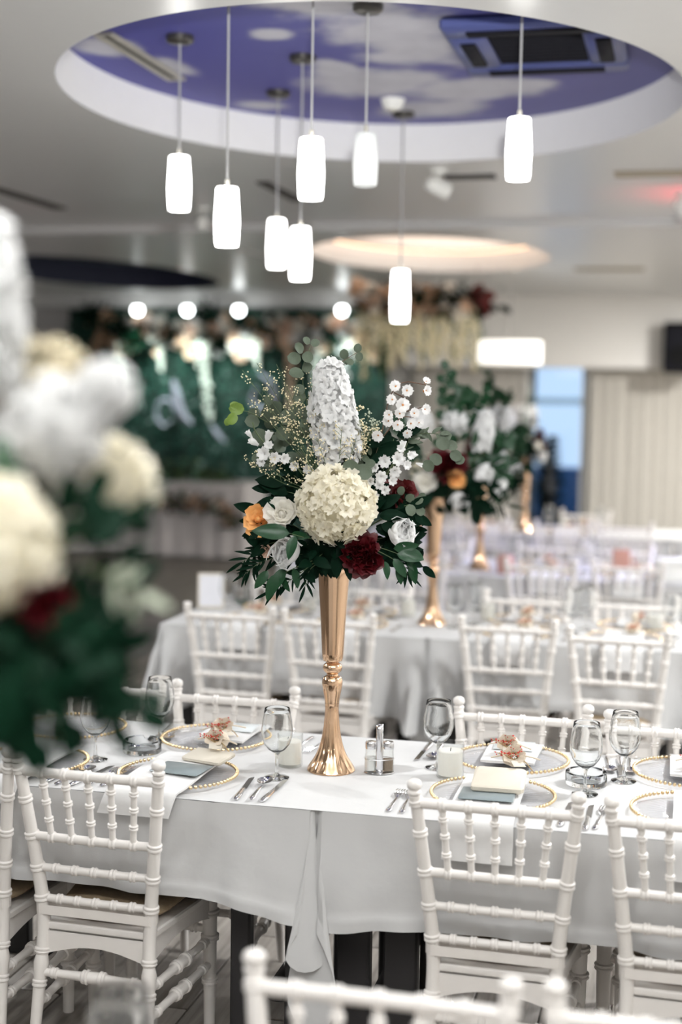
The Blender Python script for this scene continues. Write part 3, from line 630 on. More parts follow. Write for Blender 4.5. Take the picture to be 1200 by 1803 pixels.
for k, ((y0, y1), sx) in enumerate(zip(ROWS, SEAM)):
    table(sx - 1.22, sx - .006, y0, y1, 'black legged banquet table, left half of the ' + nm[k])
    table(sx + .006, sx + 1.22, y0, y1, 'black legged banquet table, right half of the ' + nm[k])
    cloth(sx - 1.22, sx - .004, y0, y1, 'white cloth on the left half of the ' + nm[k], seam=(0, 1), seed=3 + k, L=.245 if k == 1 else .27, tipL=.25, fold=(.16, .16, 0) if k == 1 else (.28, .45, .12))
    cloth(sx + .004, sx + 1.22, y0, y1, 'white cloth on the right half of the ' + nm[k], seam=(1, 0), seed=13 + k, L=.27, tipL=.65 if k < 2 else .5, fold=(.16, .10, 0) if k == 1 else (.28, .45, .12))
# ================================================================== TABLEWARE
def make_charger():
    t = thing('charger_plate', 'x', 'plate'); n = 144; P = MT['plate']
    prof = [(.0, .004), (.05, .004), (.078, .005), (.082, .007), (.118, .010), (.122, .009), (.148, .011), (.158, .015), (.160, .0135), (.150, .008), (.10, .004), (.06, 0), (0, 0)]
    v = []; f = []
    for r, z in prof:
        for j in range(n):
            rib = .0012 * (1 if j % 4 < 2 else -1) if .081 < r < .119 and z > .0055 else 0
            v.append((r * math.cos(2 * PI * j / n), r * math.sin(2 * PI * j / n), z + rib))
    for i in range(len(prof) - 1):
        for j in range(n): f.append((i * n + j, i * n + (j + 1) % n, (i + 1) * n + (j + 1) % n, (i + 1) * n + j))
    G().raw(v, f, P).build('glass_plate', t)
    g = G()
    for j in range(74):
        a = 2 * PI * j / 74; g.ball((.1605 * math.cos(a), .1605 * math.sin(a), .0145), .0052, MT['bead'], 7, 5)
    o = g.build('bead_rim', t); o['label'] = 'gold beads round the rim'; o['kind'] = 'stuff'
    return t
def make_glass():
    t = thing('wine_glass', 'x', 'glass'); g = MT['glass']
    G().lathe([(0, 0), (.033, 0), (.0345, .002), (.030, .004), (.014, .007), (.006, .012), (.0042, .022), (.0040, .050), (.0048, .062), (.008, .070), (.006, .073), (0, .0735)], g, 26, caps=False).build('stem', t)
    G().lathe([(0, .070), (.010, .071), (.024, .080), (.036, .096), (.0425, .116), (.0430, .134), (.0405, .158), (.0365, .180), (.0345, .192), (.0337, .1935), (.0330, .192), (.0352, .179), (.0390, .157), (.0415, .134), (.0410, .117), (.0345, .098), (.023, .083), (.009, .075), (0, .0745)], g, 32, caps=False).build('bowl', t)
    return t
def make_candle(r=.036, h=.092, wax=.07):
    t = thing('candle_holder', 'x', 'candle')
    G().lathe([(0, 0), (r - .003, 0), (r, .004), (r, h - .002), (r - .001, h), (r - .0025, h - .002), (r - .0028, .008), (0, .008)], MT['jar'], 30, caps=False).build('glass_cup', t)
    c = G().lathe([(0, .009), (r - .0035, .009), (r - .0035, wax), (r - .006, wax + .002), (.004, wax - .001), (0, wax - .001)], MT['wax'], 26, caps=False).build('candle', t)
    G().tube([(0, 0, wax - .001), (.001, 0, wax + .008)], .001, MT['black'], 6).build('wick', c)
    return t
def make_ashtray():
    t = thing('ashtray', 'x', 'ashtray'); r = .056; n = 60; prof = [(0, 0), (r - .003, 0), (r, .003), (r, .034), (r - .003, .037), (r - .011, .035), (r - .014, .014), (r - .02, .010), (0, .009)]
    v = []; f = []
    for i, (a, z) in enumerate(prof):
        for j in range(n):
            k = j % 15; dz = -.008 if (i in (3, 4, 5) and k < 3) else 0
            v.append((a * math.cos(2 * PI * j / n), a * math.sin(2 * PI * j / n), z + dz))
    for i in range(len(prof) - 1):
        for j in range(n): f.append((i * n + j, i * n + (j + 1) % n, (i + 1) * n + (j + 1) % n, (i + 1) * n + j))
    G().raw(v, f, MT['thick']).build('glass_bowl', t); return t
S_ = MT['steel']
def handle(g, L0, L1, z=.003, w0=.0075, w1=.0035):
    P = [(0, L0 + (L1 - L0) * i / 12, z + .003 * math.sin(PI * i / 12)) for i in range(13)]
    g.tube(P, [w0 * .35] + [w0 * (1 - .12 * i) for i in range(0, 4)] + [w0 * .64 + (w1 - w0 * .64) * (i / 7) for i in range(8)], S_, 10, flat=.42, up=(0, 0, 1))
def make_knife():
    t = thing('table_knife', 'x', 'knife'); g = G(); P = [(0, .0 + .105 * i / 10, .0045) for i in range(11)]
    g.tube(P, [.004, .0075, .0085, .0088, .0086, .0082, .0076, .007, .0066, .0062, .005], S_, 12, flat=.62, up=(0, 0, 1)); g.build('handle', t)
    g = G(); v = []; f = []; n = 14
    for i in range(n + 1):
        q = i / n; y = .103 + .115 * q; a = -.0055 if q < .85 else -.0055 + .013 * ((q - .85) / .15) ** 2; b = .0085 * (1 - .10 * q)
        for z in (.0035, .0048): v += [(a, y, z), (b, y, z + (-.0006 if z > .004 else .0006))]
    for i in range(n): k = 4 * i; f += [(k, k + 4, k + 5, k + 1), (k + 2, k + 3, k + 7, k + 6), (k, k + 2, k + 6, k + 4), (k + 1, k + 5, k + 7, k + 3)]
    f += [(0, 1, 3, 2), (4 * n, 4 * n + 2, 4 * n + 3, 4 * n + 1)]
    g.raw(v, f, S_).build('blade', t); return t
def make_fork():
    t = thing('table_fork', 'x', 'fork'); g = G(); handle(g, 0, .125); g.build('handle', t)
    g = G(); z = lambda y: .004 + .006 * math.sin(PI * min(1, max(0, (y - .12) / .085)) * .9)
    g.grid(5, 6, lambda u, q: ((2 * u - 1) * (.0035 + .0085 * min(1, q * 1.4)), .122 + .033 * q, z(.122 + .033 * q) - .002 * (1 - (2 * u - 1) ** 2)), S_)
    for i in range(4):
        x = -.0102 + .0068 * i; g.tube([(x, .150, z(.15) - .001), (x, .170, z(.17)), (x * .98, .190, z(.19)), (x * .95, .202, z(.202) - .001)], [.0025, .0024, .002, .0008], S_, 6, flat=.6, up=(0, 0, 1))
    g.build('tines', t); return t
def make_spoon():
    t = thing('table_spoon', 'x', 'spoon'); g = G(); handle(g, 0, .135); g.build('handle', t)
    def bowl(u, q, s=1):
        a = 2 * PI * u; wv = (1 + .12 * math.sin(a)); return (.0205 * q * math.cos(a) * wv, .160 + .031 * q * math.sin(a), .002 + .007 * q * q + s)
    g = G(); g.grid(24, 8, lambda u, q: bowl(u, max(q, .01), .0012), S_, wrap=True); g.grid(24, 8, lambda u, q: bowl(1 - u, max(q, .01) * 1.02, 0), S_, wrap=True); g.build('bowl', t); return t
def make_napkin(w_, y_back, y_edge, drop, skew=0., zt=.0, kind=0):
    """strip of folded linen: lies over the plate, runs over the table edge and hangs"""
    t = G(); sg = 1 if y_edge > y_back else -1; th = .0075
    path = [(y_back, .022), (y_back + (y_edge - y_back) * .25, .0235), (y_back + (y_edge - y_back) * .55, .0225), (y_edge - sg * .05, .0165), (y_edge - sg * .012, .0125), (y_edge + sg * .012, .009), (y_edge + sg * .024, -.008), (y_edge + sg * .031, -drop * .6), (y_edge + sg * .036, -drop)]
    P = spline([(0, y, z) for y, z in path], 26); v = []; f = []; nx = 9; N = len(P)
    for side in (0, 1):
        for i, p in enumerate(P):
            tg = (P[min(i + 1, N - 1)] - P[max(i - 1, 0)]).normalized(); nr = Vector((0, -tg.z, tg.y)) * (1 if tg.y > 0 else -1)
            for j in range(nx):
                u = 2 * j / (nx - 1) - 1; q = p + nr * (th * (1 if side == 0 else 0) * (1 - .25 * u ** 8) + .0015 * math.sin(u * 3 + i * .3))
                v.append((u * w_ / 2 * (1 + .06 * i / N) + skew * i / N, q.y, q.z))
    k = N * nx
    for i in range(N - 1):
        for j in range(nx - 1): f += [(i * nx + j, i * nx + j + 1, (i + 1) * nx + j + 1, (i + 1) * nx + j), (k + i * nx + j, k + (i + 1) * nx + j, k + (i + 1) * nx + j + 1, k + i * nx + j + 1)]
        f += [(i * nx, (i + 1) * nx, k + (i + 1) * nx, k + i * nx), (i * nx + nx - 1, k + i * nx + nx - 1, k + (i + 1) * nx + nx - 1, (i + 1) * nx + nx - 1)]
    for j in range(nx - 1): f += [(j, k + j, k + j + 1, j + 1), ((N - 1) * nx + j, (N - 1) * nx + j + 1, k + (N - 1) * nx + j + 1, k + (N - 1) * nx + j)]
    return t.raw(v, f, MT['napkin']).mesh('napkin', 'auto')
def make_favour():
    t = thing('wedding_favour', 'x', 'favour'); M_ = MT['muslin']; r = random.Random(5)
    def pouch(u, q):
        a = 2 * PI * u; rr = .026 * (math.sin(PI * min(1, q * 1.25)) ** .6 if q < .72 else .30 + (q - .72) * 2.2) * (1 + .10 * math.sin(7 * a) * (q if q > .5 else .4))
        return (rr * math.cos(a) * 1.25, rr * math.sin(a), .002 + .052 * q)
    tilt = Matrix.Translation((0, .012, .012)) @ Matrix.Rotation(1.15, 4, 'X')
    G().grid(28, 14, lambda u, q: pouch(u, max(q, .02)), M_, wrap=True).build('muslin_pouch', t, M=tilt)
    G().tube([(.011 * math.cos(a), .009 * math.sin(a), .0395 + .0012 * math.sin(3 * a)) for a in [2 * PI * i / 16 for i in range(17)]], .0016, MT['kraft'], 6, M=tilt).tube(spline([(.01, -.004, .04), (.03, -.015, .042), (.045, -.03, .03), (.055, -.04, .02)], 10), .0015, MT['kraft'], 6, M=tilt).build('twine', t)
    g = G(); b = G()
    for i in range(7):
        a = r.uniform(-.9, .9); P = spline([(0, -.03, .018), (.02 * math.sin(a) - .01, -.035, .03), (.055 * math.sin(a) - .02, -.03 + r.uniform(-.01, .015), .035 + r.uniform(0, .02))], 6)
        g.tube(P, .0008, MT['kraft'], 5)
        for q in range(5): p = P[-1].lerp(P[2], r.random() * .9); b.ball((p.x + r.uniform(-.006, .006), p.y + r.uniform(-.006, .006), p.z + r.uniform(-.003, .008)), .0021, MT['berry'], 6, 4)
    g.tube(spline([(-.06, -.02, .02), (-.02, -.026, .03), (.03, -.026, .03), (.07, -.03, .022)], 10), .0022, MT['muslin'], 6)
    sp = g.build('dried_sprig', t); o = b.build('berries', sp, kind='stuff'); o['label'] = 'tiny red berries'
    G().bbox((0, 0, 0), (.036, .026, .0012), MT['paper'], r=.0006).build('tag', t, M=Matrix.Translation((.012, -.048, .014)) @ Euler((.45, .1, .5)).to_matrix().to_4x4())
    return t
CH0, GL0, CA0, AS0, KN0, FO0, SP0, FA0 = make_charger(), make_glass(), make_candle(), make_ashtray(), make_knife(), make_fork(), make_spoon(), make_favour()
_used = set()
def put(o, x, y, lab, group=None, rz=0., z=ZT + .0012, sc=1.):
    if o.name not in _used:
        _used.add(o.name); c = o; c.location = (x, y, z); c.rotation_euler = (0, 0, rz); c['label'] = lab
        if group: c['group'] = group
    else:
        c = dup(o, (x, y, z), rz, lab, group)
        if not group and 'group' in c.keys(): del c['group']
    c.scale = (sc, sc, sc); return c
gp = 'glass chargers on the middle table'
PL = [(-1.305, 3.585, 'gold beaded glass charger at left, under the grey card'), (-.452, 3.625, 'gold beaded glass charger before the right near chair'), (.062, 3.62, 'gold beaded glass charger at the near right edge of the table'),
      (-1.745, 3.59, 'gold beaded glass charger at the left edge behind chair spindles'), (-1.335, 3.99, 'gold beaded glass charger across the table at left, with berries'), (-.447, 4.0, 'gold beaded glass charger across the table, right of the frosted candle'),
      (.055, 4.0, 'gold beaded glass charger across the table at the right edge'), (-1.80, 4.0, 'gold beaded glass charger peeping past the blurred leaves')]
for x, y, lab in PL: put(CH0, x, y, lab, gp)
def put_mesh(name, me, x, y, z, rz, lab, cat, group=None, rx=0.):
    o = place(name, me); o.location = (x, y, z); o.rotation_euler = (rx, 0, rz); return tag(o, lab, cat, group)
gn = 'napkins on the middle table'
nA = make_napkin(.185, .16, -.185, .045, -.045); nB = make_napkin(.165, .13, -.225, .085, .0); nC = make_napkin(.15, -.09, .165, .05, .0)
for me, x, y, lab, cat in ((nA, -1.305, 3.585, 'folded white napkin trailing off the left near plate', 0), (nB, -.455, 3.625, 'folded white napkin hanging low behind the right near chair', 0), (nB, .09, 3.62, 'folded white napkin at the near right edge of the table', 0), (nA, -1.745, 3.59, 'folded white napkin at the left edge behind the chair', 0),
                      (nC, -1.30, 4.0, 'folded white napkin on the left plate across the table', 0), (nC, -.45, 4.0, 'folded white napkin on the right plate across the table', 0), (nC, .07, 4.0, 'folded white napkin across the table at the right edge', 0)):
    put_mesh('napkin', me, x, y, ZT, 0, lab, 'napkin', gn)
def card(m, w_, d_, th=.004): return G().bbox((0, 0, th / 2), (w_, d_, th), MT[m], r=.0015).mesh('place_card', 'auto')
zc = ZT + .0325
cs, cp, cdk, env = card('slate', .14, .105), card('pearl', .115, .10), card('darkcard', .10, .14), G().bbox((0, 0, .007), (.125, .085, .014), MT['paper'], r=.004).mesh('cream_envelope', 'auto')
put_mesh('place_card', cs, -1.285, 3.555, zc, -.12, 'grey slate card on the left near napkin', 'card', 'cards on the plates')
put_mesh('place_card', cs, -.455, 3.545, zc, .02, 'grey slate card under the cream envelope, right near plate', 'card', 'cards on the plates')
put_mesh('place_card', cp, -1.285, 4.05, zc, .03, 'pale silvery card on the left plate across the table', 'card', 'cards on the plates')
put_mesh('place_card', cp, -.448, 4.07, zc, .02, 'shiny silvery card on the right plate across the table', 'card', 'cards on the plates')
put_mesh('place_card', cdk, .09, 4.04, zc, .1, 'black card on the plate at the right edge', 'card', 'cards on the plates')
env2 = G().bbox((0, 0, .011), (.135, .115, .022), MT['paper'], r=.006).mesh('cream_envelope', 'auto')
put_mesh('cream_envelope', env, -1.245, 3.665, zc + .004, -.25, 'cream paper envelope on the left near plate', 'envelope', 'cream envelopes', rx=.10)
put_mesh('cream_envelope', env2, -.435, 3.615, zc + .012, .03, 'cream paper envelope on the right near plate', 'envelope', 'cream envelopes', rx=.20)
gf = 'muslin favours with red berries'
put(FA0, -1.235, 3.735, 'muslin favour with tag and berries on the left near envelope', gf, -.2, zc + .022)
put(FA0, -1.305, 3.95, 'muslin favour with red berries on the left plate across the table', gf, .5, zc + .004)
put(FA0, -.41, 3.72, 'muslin favour with white tag on the right near envelope', gf, .1, zc + .04)
put(FA0, -.45, 3.99, 'muslin favour with twigs on the right plate across the table', gf, -.2, zc + .004)
put(FA0, .06, 3.985, 'muslin favour at the right edge beside the black card', gf, .3, zc + .004)
gc = 'cutlery on the middle table'
def cut(o, p0, p1, lab, z=ZT + .001): put(o, p0[0], p0[1], lab, gc, math.atan2(p1[1] - p0[1], p1[0] - p0[0]) - PI / 2, z)
cut(KN0, (-1.087, 3.414), (-1.112, 3.65), 'table knife left of the spoon, before the wine glass'); cut(KN0, (-1.018, 3.418), (-1.016, 3.65), 'table knife right of the spoon, before the wine glass')
cut(SP0, (-1.044, 3.412), (-1.062, 3.65), 'table spoon between two knives before the wine glass', ZT + .007)
cut(FO0, (-.690, 3.428), (-.693, 3.66), 'outer table fork left of the right near chair'); cut(FO0, (-.655, 3.424), (-.668, 3.66), 'inner table fork half behind the right near chair post')
cut(FO0, (-1.066, 4.125), (-1.082, 3.95), 'table fork across the table behind the left candle'); cut(FO0, (-1.012, 4.13), (-1.035, 3.95), 'table fork across the table just left of the vase foot')
cut(KN0, (-.706, 4.155), (-.713, 3.93), 'table knife across the table left of the frosted candle'); cut(SP0, (-.672, 4.15), (-.672, 3.95), 'table spoon across the table behind the frosted candle')
cut(KN0, (-.262, 3.425), (-.250, 3.65), 'table knife right of the right near plate'); cut(KN0, (-.200, 3.41), (-.199, 3.65), 'table knife in front of the right ashtray'); cut(FO0, (-.178, 3.425), (-.158, 3.66), 'table fork between the two right near chairs')
cut(SP0, (-.185, 4.15), (-.168, 3.97), 'table spoon behind the right ashtray, left one'); cut(KN0, (-.150, 4.15), (-.135, 3.93), 'table knife behind the right wine glass'); cut(SP0, (-.118, 4.15), (-.112, 3.96), 'table spoon right of the right wine glass')
cut(KN0, (-1.625, 3.42), (-1.60, 3.65), 'table knife behind the left chair, leftmost'); cut(SP0, (-1.590, 3.415), (-1.555, 3.65), 'table spoon behind the left chair spindles'); cut(KN0, (-1.548, 3.418), (-1.515, 3.65), 'table knife behind the left chair, middle of the bunch'); cut(FO0, (-1.505, 3.42), (-1.475, 3.65), 'table fork behind the left chair, its tines by the ashtray'); cut(FO0, (-1.468, 3.435), (-1.452, 3.66), 'table fork beside the left near plate')
cut(KN0, (-1.53, 4.15), (-1.515, 3.93), 'table knife across the table under the left wine glass'); cut(SP0, (-1.495, 4.14), (-1.48, 3.95), 'table spoon left of the left far plate')
gg = 'stemmed glasses on the middle table'
for x, y, lab in ((-1.047, 3.655, 'wine glass left of the gold vase, with a candle behind it'), (-1.497, 3.95, 'wine glass at left beside the blurred leaves'), (-.642, 3.885, 'wine glass behind the frosted candle right of the vase'),
                  (-.222, 3.735, 'wine glass standing before the right ashtray'), (-.128, 3.895, 'wine glass at right among dark spoons'), (-1.592, 3.69, 'wine glass mostly hidden by the blurred leaves')):
    put(GL0, x, y, lab, gg, R.uniform(0, 6), ZT + .0015)
put(CA0, -1.047, 3.79, 'frosted candle glass behind the wine glass left of the vase', 'candle glasses on the middle table'); put(CA0, -.593, 3.80, 'frosted candle glass right of the salt and pepper', 'candle glasses on the middle table', sc=1.06)
put(AS0, -1.50, 3.815, 'clear glass ashtray at left, next to the blurred leaves', 'glass ashtrays'); put(AS0, -.226, 3.835, 'clear glass ashtray at right, behind a wine glass', 'glass ashtrays')
# salt and pepper caddy
t = thing('cruet_caddy', 'steel salt and pepper caddy right of the gold vase', 'cruet', (-.790, 3.79, ZT + .001), YAW)
G().lathe([(0, 0), (.030, 0), (.032, .002), (.031, .0045), (.028, .005), (0, .004)], S_, 32, caps=False, sx=1.32, sy=.9).build('base_plate', t)
v = []; f = []; arch = spline([(0, .012, .004), (0, .012, .06), (0, .012, .115), (0, .008, .132), (0, -.004, .136), (0, -.014, .130), (0, -.017, .115), (0, -.017, .06), (0, -.017, .004)], 40)
g = G()
for i, p in enumerate(arch):
    for sx in (-1, 1): v.append((sx * .0095, p.y, p.z))
for i in range(len(arch) - 1): f.append((2 * i, 2 * i + 1, 2 * i + 3, 2 * i + 2))
g.raw(v, f, S_); ho = g.build('handle', t); sm = ho.modifiers.new('thickness', 'SOLIDIFY'); sm.thickness = .0016
G().tube([(.041 * math.cos(a), .022 * math.sin(a), .040) for a in [2 * PI * i / 40 for i in range(41)]], .0009, S_, 6).build('wire_guard', t)
for sx, m, nm_ in ((-1, 'salt', 'salt'), (1, 'pepper', 'pepper')):
    M_ = Matrix.Translation((sx * .0235, -.001, .005))
    j = G().lathe([(0, 0), (.0165, 0), (.0175, .002), (.0175, .040), (.0160, .043), (.0165, .048), (.0150, .052), (.0160, .058), (.0150, .070), (.0142, .070), (.0140, .056), (.0155, .040), (.0158, .003), (0, .003)], MT['jar'], 22, caps=False).build('shaker_jar', t, M=M_)
    G().lathe([(0, .0035), (.0153, .0035), (.0153, .034 if sx > 0 else .040), (0, .035 if sx > 0 else .041)], MT[m], 18, caps=False).build(nm_ + '_fill', j)
    G().lathe([(.0162, .064), (.0168, .066), (.0168, .080), (.0150, .083), (0, .084)], S_, 20, caps=False).build('shaker_cap', j)
# ---------------------------------------------------------------- blurred tables behind
def menu(x, y, rz, lab):
    t = thing('menu_card', lab, 'card', (x, y, ZT + .002), rz)
    G().bbox((0, 0, .088), (.128, .004, .172), MT['paper'], r=.002).build('card_border', t, M=Matrix.Rotation(-.08, 4, 'X'))
    G().bbox((0, -.0025, .088), (.108, .002, .150), mat('white_card', (.74, .74, .78), rough=.7), r=.001).build('card_face', t, M=Matrix.Rotation(-.08, 4, 'X'))
    G().bbox((0, .03, .004), (.07, .07, .008), MT['paper'], r=.002).build('card_foot', t)
menu(-2.19, 6.46, .25, 'white menu card standing at the left end of the second table')
t = thing('glass_mug', 'clear glass mug with handle behind the menu card', 'mug', (-2.085, 6.62, ZT + .001))
G().lathe([(0, 0), (.036, 0), (.038, .004), (.038, .12), (.036, .12), (.035, .012), (0, .010)], MT['glass'], 24, caps=False).build('mug_body', t)
G().tube(spline([(.037, 0, .10), (.062, 0, .105), (.075, 0, .07), (.062, 0, .03), (.037, 0, .025)], 16), .006, MT['glass'], 8).build('handle', t)
def set_row(k, name, near, far, yn, yf, glasses, candles):
    gr = 'settings on the ' + name
    for i, x in enumerate(near):
        put(CH0, x, yn, 'blurred glass charger on the near side of the %s, %s from left' % (name, ORD[i]), 'chargers on the ' + name)
        put_mesh('napkin', nB, x, yn, ZT, 0, 'blurred napkin on the near side of the %s, %s from left' % (name, ORD[i]), 'napkin', 'napkins on the ' + name)
        put(FA0, x + .02, yn + .02, 'blurred favour on the near side of the %s, %s from left' % (name, ORD[i]), 'favours on the ' + name, .3 * i, zc)
    for i, x in enumerate(far):
        put(CH0, x, yf, 'blurred glass charger on the far side of the %s, %s from left' % (name, ORD[i]), 'chargers on the ' + name)
        put_mesh('napkin', nC, x, yf, ZT, 0, 'blurred napkin on the far side of the %s, %s from left' % (name, ORD[i]), 'napkin', 'napkins on the ' + name)
        put(FA0, x, yf - .02, 'blurred favour on the far side of the %s, %s from left' % (name, ORD[i]), 'favours on the ' + name, .5 * i, zc)
    for i, (x, y) in enumerate(glasses): put(GL0, x, y, 'blurred stemmed glass on the %s, %s from left' % (name, ORD[i]), 'glasses on the ' + name)
    for i, (x, y) in enumerate(candles): put(CA0, x, y, 'blurred candle glass on the %s, %s from left' % (name, ORD[i]), 'candles on the ' + name)
    for i, x in enumerate(near):
        put(KN0, x + .21, yn - .12, 'blurred knife on the %s beside the %s near plate' % (name, ORD[i]), 'cutlery on the ' + name); put(FO0, x - .21, yn - .12, 'blurred fork on the %s beside the %s near plate' % (name, ORD[i]), 'cutlery on the ' + name)
ORD = ['first', 'second', 'third', 'fourth', 'fifth', 'sixth', 'seventh', 'eighth', 'ninth', 'tenth']
set_row(2, 'second table', (-1.88, -1.43, -.68, -.22), (-1.88, -1.46, -.69, -.19), 6.19, 6.54, [(-2.05, 6.30), (-1.70, 6.42), (-1.60, 6.32), (-1.48, 6.38), (-1.30, 6.46), (-.98, 6.30), (-.90, 6.40), (-.46, 6.34), (-.40, 6.44), (-.02, 6.34)], [(-1.24, 6.56), (-1.72, 6.55), (-.86, 6.55), (-.10, 6.5)])
set_row(3, 'third table', (-1.95, -1.5, -.76, -.28), (-1.9, -1.5, -.8, -.3), 8.42, 8.76, [(-1.75, 8.6), (-1.35, 8.55), (-1.02, 8.62), (-.95, 8.5), (-.55, 8.56), (-.48, 8.66), (-.08, 8.6)], [(-1.32, 8.72), (-.62, 8.74)])
set_row(4, 'farthest table', (-1.45, -.85), (-1.6, -.75), 11.0, 11.36, [(-1.6, 11.2), (-1.0, 11.15), (-.6, 11.2)], [(-.9, 11.3)])
t = thing('salmon_jar', 'salmon pink glass jar on the third table right of its vase', 'jar', (-1.0, 8.35, ZT + .001))
G().lathe([(0, 0), (.045, 0), (.05, .01), (.05, .09), (.042, .11), (.038, .11), (.044, .085), (.044, .012), (0, .010)], MT['salmon'], 24, caps=False).build('jar_body', t)
G().lathe([(0, .012), (.042, .013), (.042, .07), (0, .072)], MT['wax'], 20, caps=False).build('candle', t)
t = thing('gift_box', 'white box with lid at the right end of the third table', 'box', (-.03, 8.36, ZT + .001), .1)
G().bbox((0, 0, .05), (.20, .16, .10), MT['plastic'], r=.004).build('box_body', t); G().bbox((0, 0, .112), (.21, .17, .025), MT['plastic'], r=.004).build('lid', t)
t = thing('gift_bag', 'small pinkish paper bag on the third table near its right end', 'bag', (-.34, 8.62, ZT + .001), .2)
G().bbox((0, 0, .07), (.10, .06, .14), MT['salmon'], r=.004).build('bag_body', t); G().tube(spline([(-.03, 0, .14), (-.02, 0, .18), (.02, 0, .18), (.03, 0, .14)], 10), .003, MT['paper'], 6).build('handle', t)
put(GL0, -.735, 1.79, 'blurred glass at the bottom edge in the foreground', None, 0, ZT + .0015, 1.12)
# ================================================================== VASES
def make_vase():
    t = thing('trumpet_vase', 'x', 'vase'); g = MT['gold']
    prof = [(.0, 0), (.066, 0), (.0675, .003), (.066, .006)] + [(.0665 * math.exp(-q * 3.0) + .0165 * (1 - math.exp(-q * 3.0)), .006 + .17 * q) for q in [i / 16 for i in range(1, 17)]] + [(.0195, .185), (.0205, .19)]
    n = 96; v = [(r * (1 + .045 * min(1, z * 60) * max(0, 1 - z / .2) * math.cos(2 * PI * j / 8)) * math.cos(2 * PI * j / n), r * (1 + .045 * min(1, z * 60) * max(0, 1 - z / .2) * math.cos(2 * PI * j / 8)) * math.sin(2 * PI * j / n), z) for r, z in prof for j in range(n)]
    G().raw(v, [(i * n + j, i * n + (j + 1) % n, (i + 1) * n + (j + 1) % n, (i + 1) * n + j) for i in range(len(prof) - 1) for j in range(n)], g).build('flared_foot', t)
    G().lathe([(.0195, .186), (.0215, .205), (.0255, .225), (.0285, .243), (.0285, .254), (.024, .263), (.0165, .268), (.0155, .272), (.0195, .276), (.0250, .281), (.0270, .288), (.0265, .295), (.0215, .301), (.0165, .304), (.0175, .308)], g, 40, caps=False).build('baluster_stem', t)
    G().lathe([(.0, .305), (.018, .306), (.0265, .310), (.0290, .318), (.0300, .33), (.0335, .40), (.0385, .48), (.0430, .54), (.0470, .580), (.0485, .583), (.0470, .582), (.0415, .53), (.028, .34), (0, .335)], g, 48, caps=False).build('trumpet_cup', t)
    return t
VA0 = make_vase(); VZ = ZT + .001
VPOS = [(-.925, 3.78), (-1.093, 6.37), (-1.176, 8.5), (-1.19, 11.1), (-0.855, 1.440)]
for (x, y), lab in zip(VPOS, ('tall rose gold trumpet vase in sharp focus on the middle table', 'tall rose gold trumpet vase on the second table', 'tall rose gold trumpet vase on the third table', 'tall rose gold trumpet vase on the farthest table', 'tall rose gold trumpet vase on the foreground table below the blurred bouquet')):
    put(VA0, x, y, lab, 'rose gold trumpet vases', 0, VZ)
# ================================================================== FLOWERS
PG = {}; PM = {}
def petal(key, w_, l, cup, bend, ruff, m, nu=5, nv=6, tip=.55, seed=0, be=.6):
    k = (key, m)
    if k in PG: return k
    g = G(); th0 = 0.
    def fn(u, t):
        u = 2 * u - 1; pr = (t ** be) * (1 - tip * t ** 5); x = z = 0; n = 8
        for i in range(n):
            q = t * (i + .5) / n; x += math.sin(bend * q) * t / n; z += math.cos(bend * q) * t / n
        y = w_ * pr * u; nz = noise.noise(Vector((u * 2.2 + seed, t * 3 + seed * 2, seed * 1.7))) * ruff * t * t + .5 * ruff * t ** 4 * math.sin(u * 6 + seed)
        return (l * x - cup * w_ * u * u * pr + nz, y, l * z + nz * .3)
    g.grid(nu, nv, fn, MT[m]); PG[k] = g; return k
def leafg(key, w_, m, fold=.25, curve=.25, tip=1.):
    k = (key, m)
    if k in PG: return k
    g = G()
    def fn(u, t):
        u = 2 * u - 1; pr = math.sin(PI * min(1, t ** .8 * .995 + .005)) ** (.75 if tip else .5)
        if not tip: pr = math.sqrt(max(0, 1 - (2 * t - 1) ** 2))
        return (t, w_ / 2 * pr * u, fold * w_ * .5 * abs(u) * pr - curve * t * t * .5 + .02 * math.sin(t * 9 + u * 3) * w_)
    g.grid(5, 8, fn, MT[m]); PG[k] = g; return k
def pmesh(k):
    if k not in PM: PM[k] = PG[k].mesh(k[0], True)
    return PM[k]
def floret(key, np_, w_, l, bend, m, cup=.2, tip=.45, center=None, ruff=.08, layers=1, be=1.05):
    k = (key, m)
    if k in PG: return k
    g = G()
    for ly in range(layers):
        for i in range(np_):
            pk = petal('p_%s%d' % (key, ly), w_, l * (1 - .3 * ly), cup, bend - .45 * ly, ruff, m, 6, 8, tip, seed=len(key) + ly, be=be)
            g.join(PG[pk], Matrix.Rotation(2 * PI * (i + .5 * ly) / np_, 4, 'Z'))
    if center: g.ball((0, 0, .13), .27 if center == 'stam' else .18, MT[center], 7, 4)
    PG[k] = g; return k
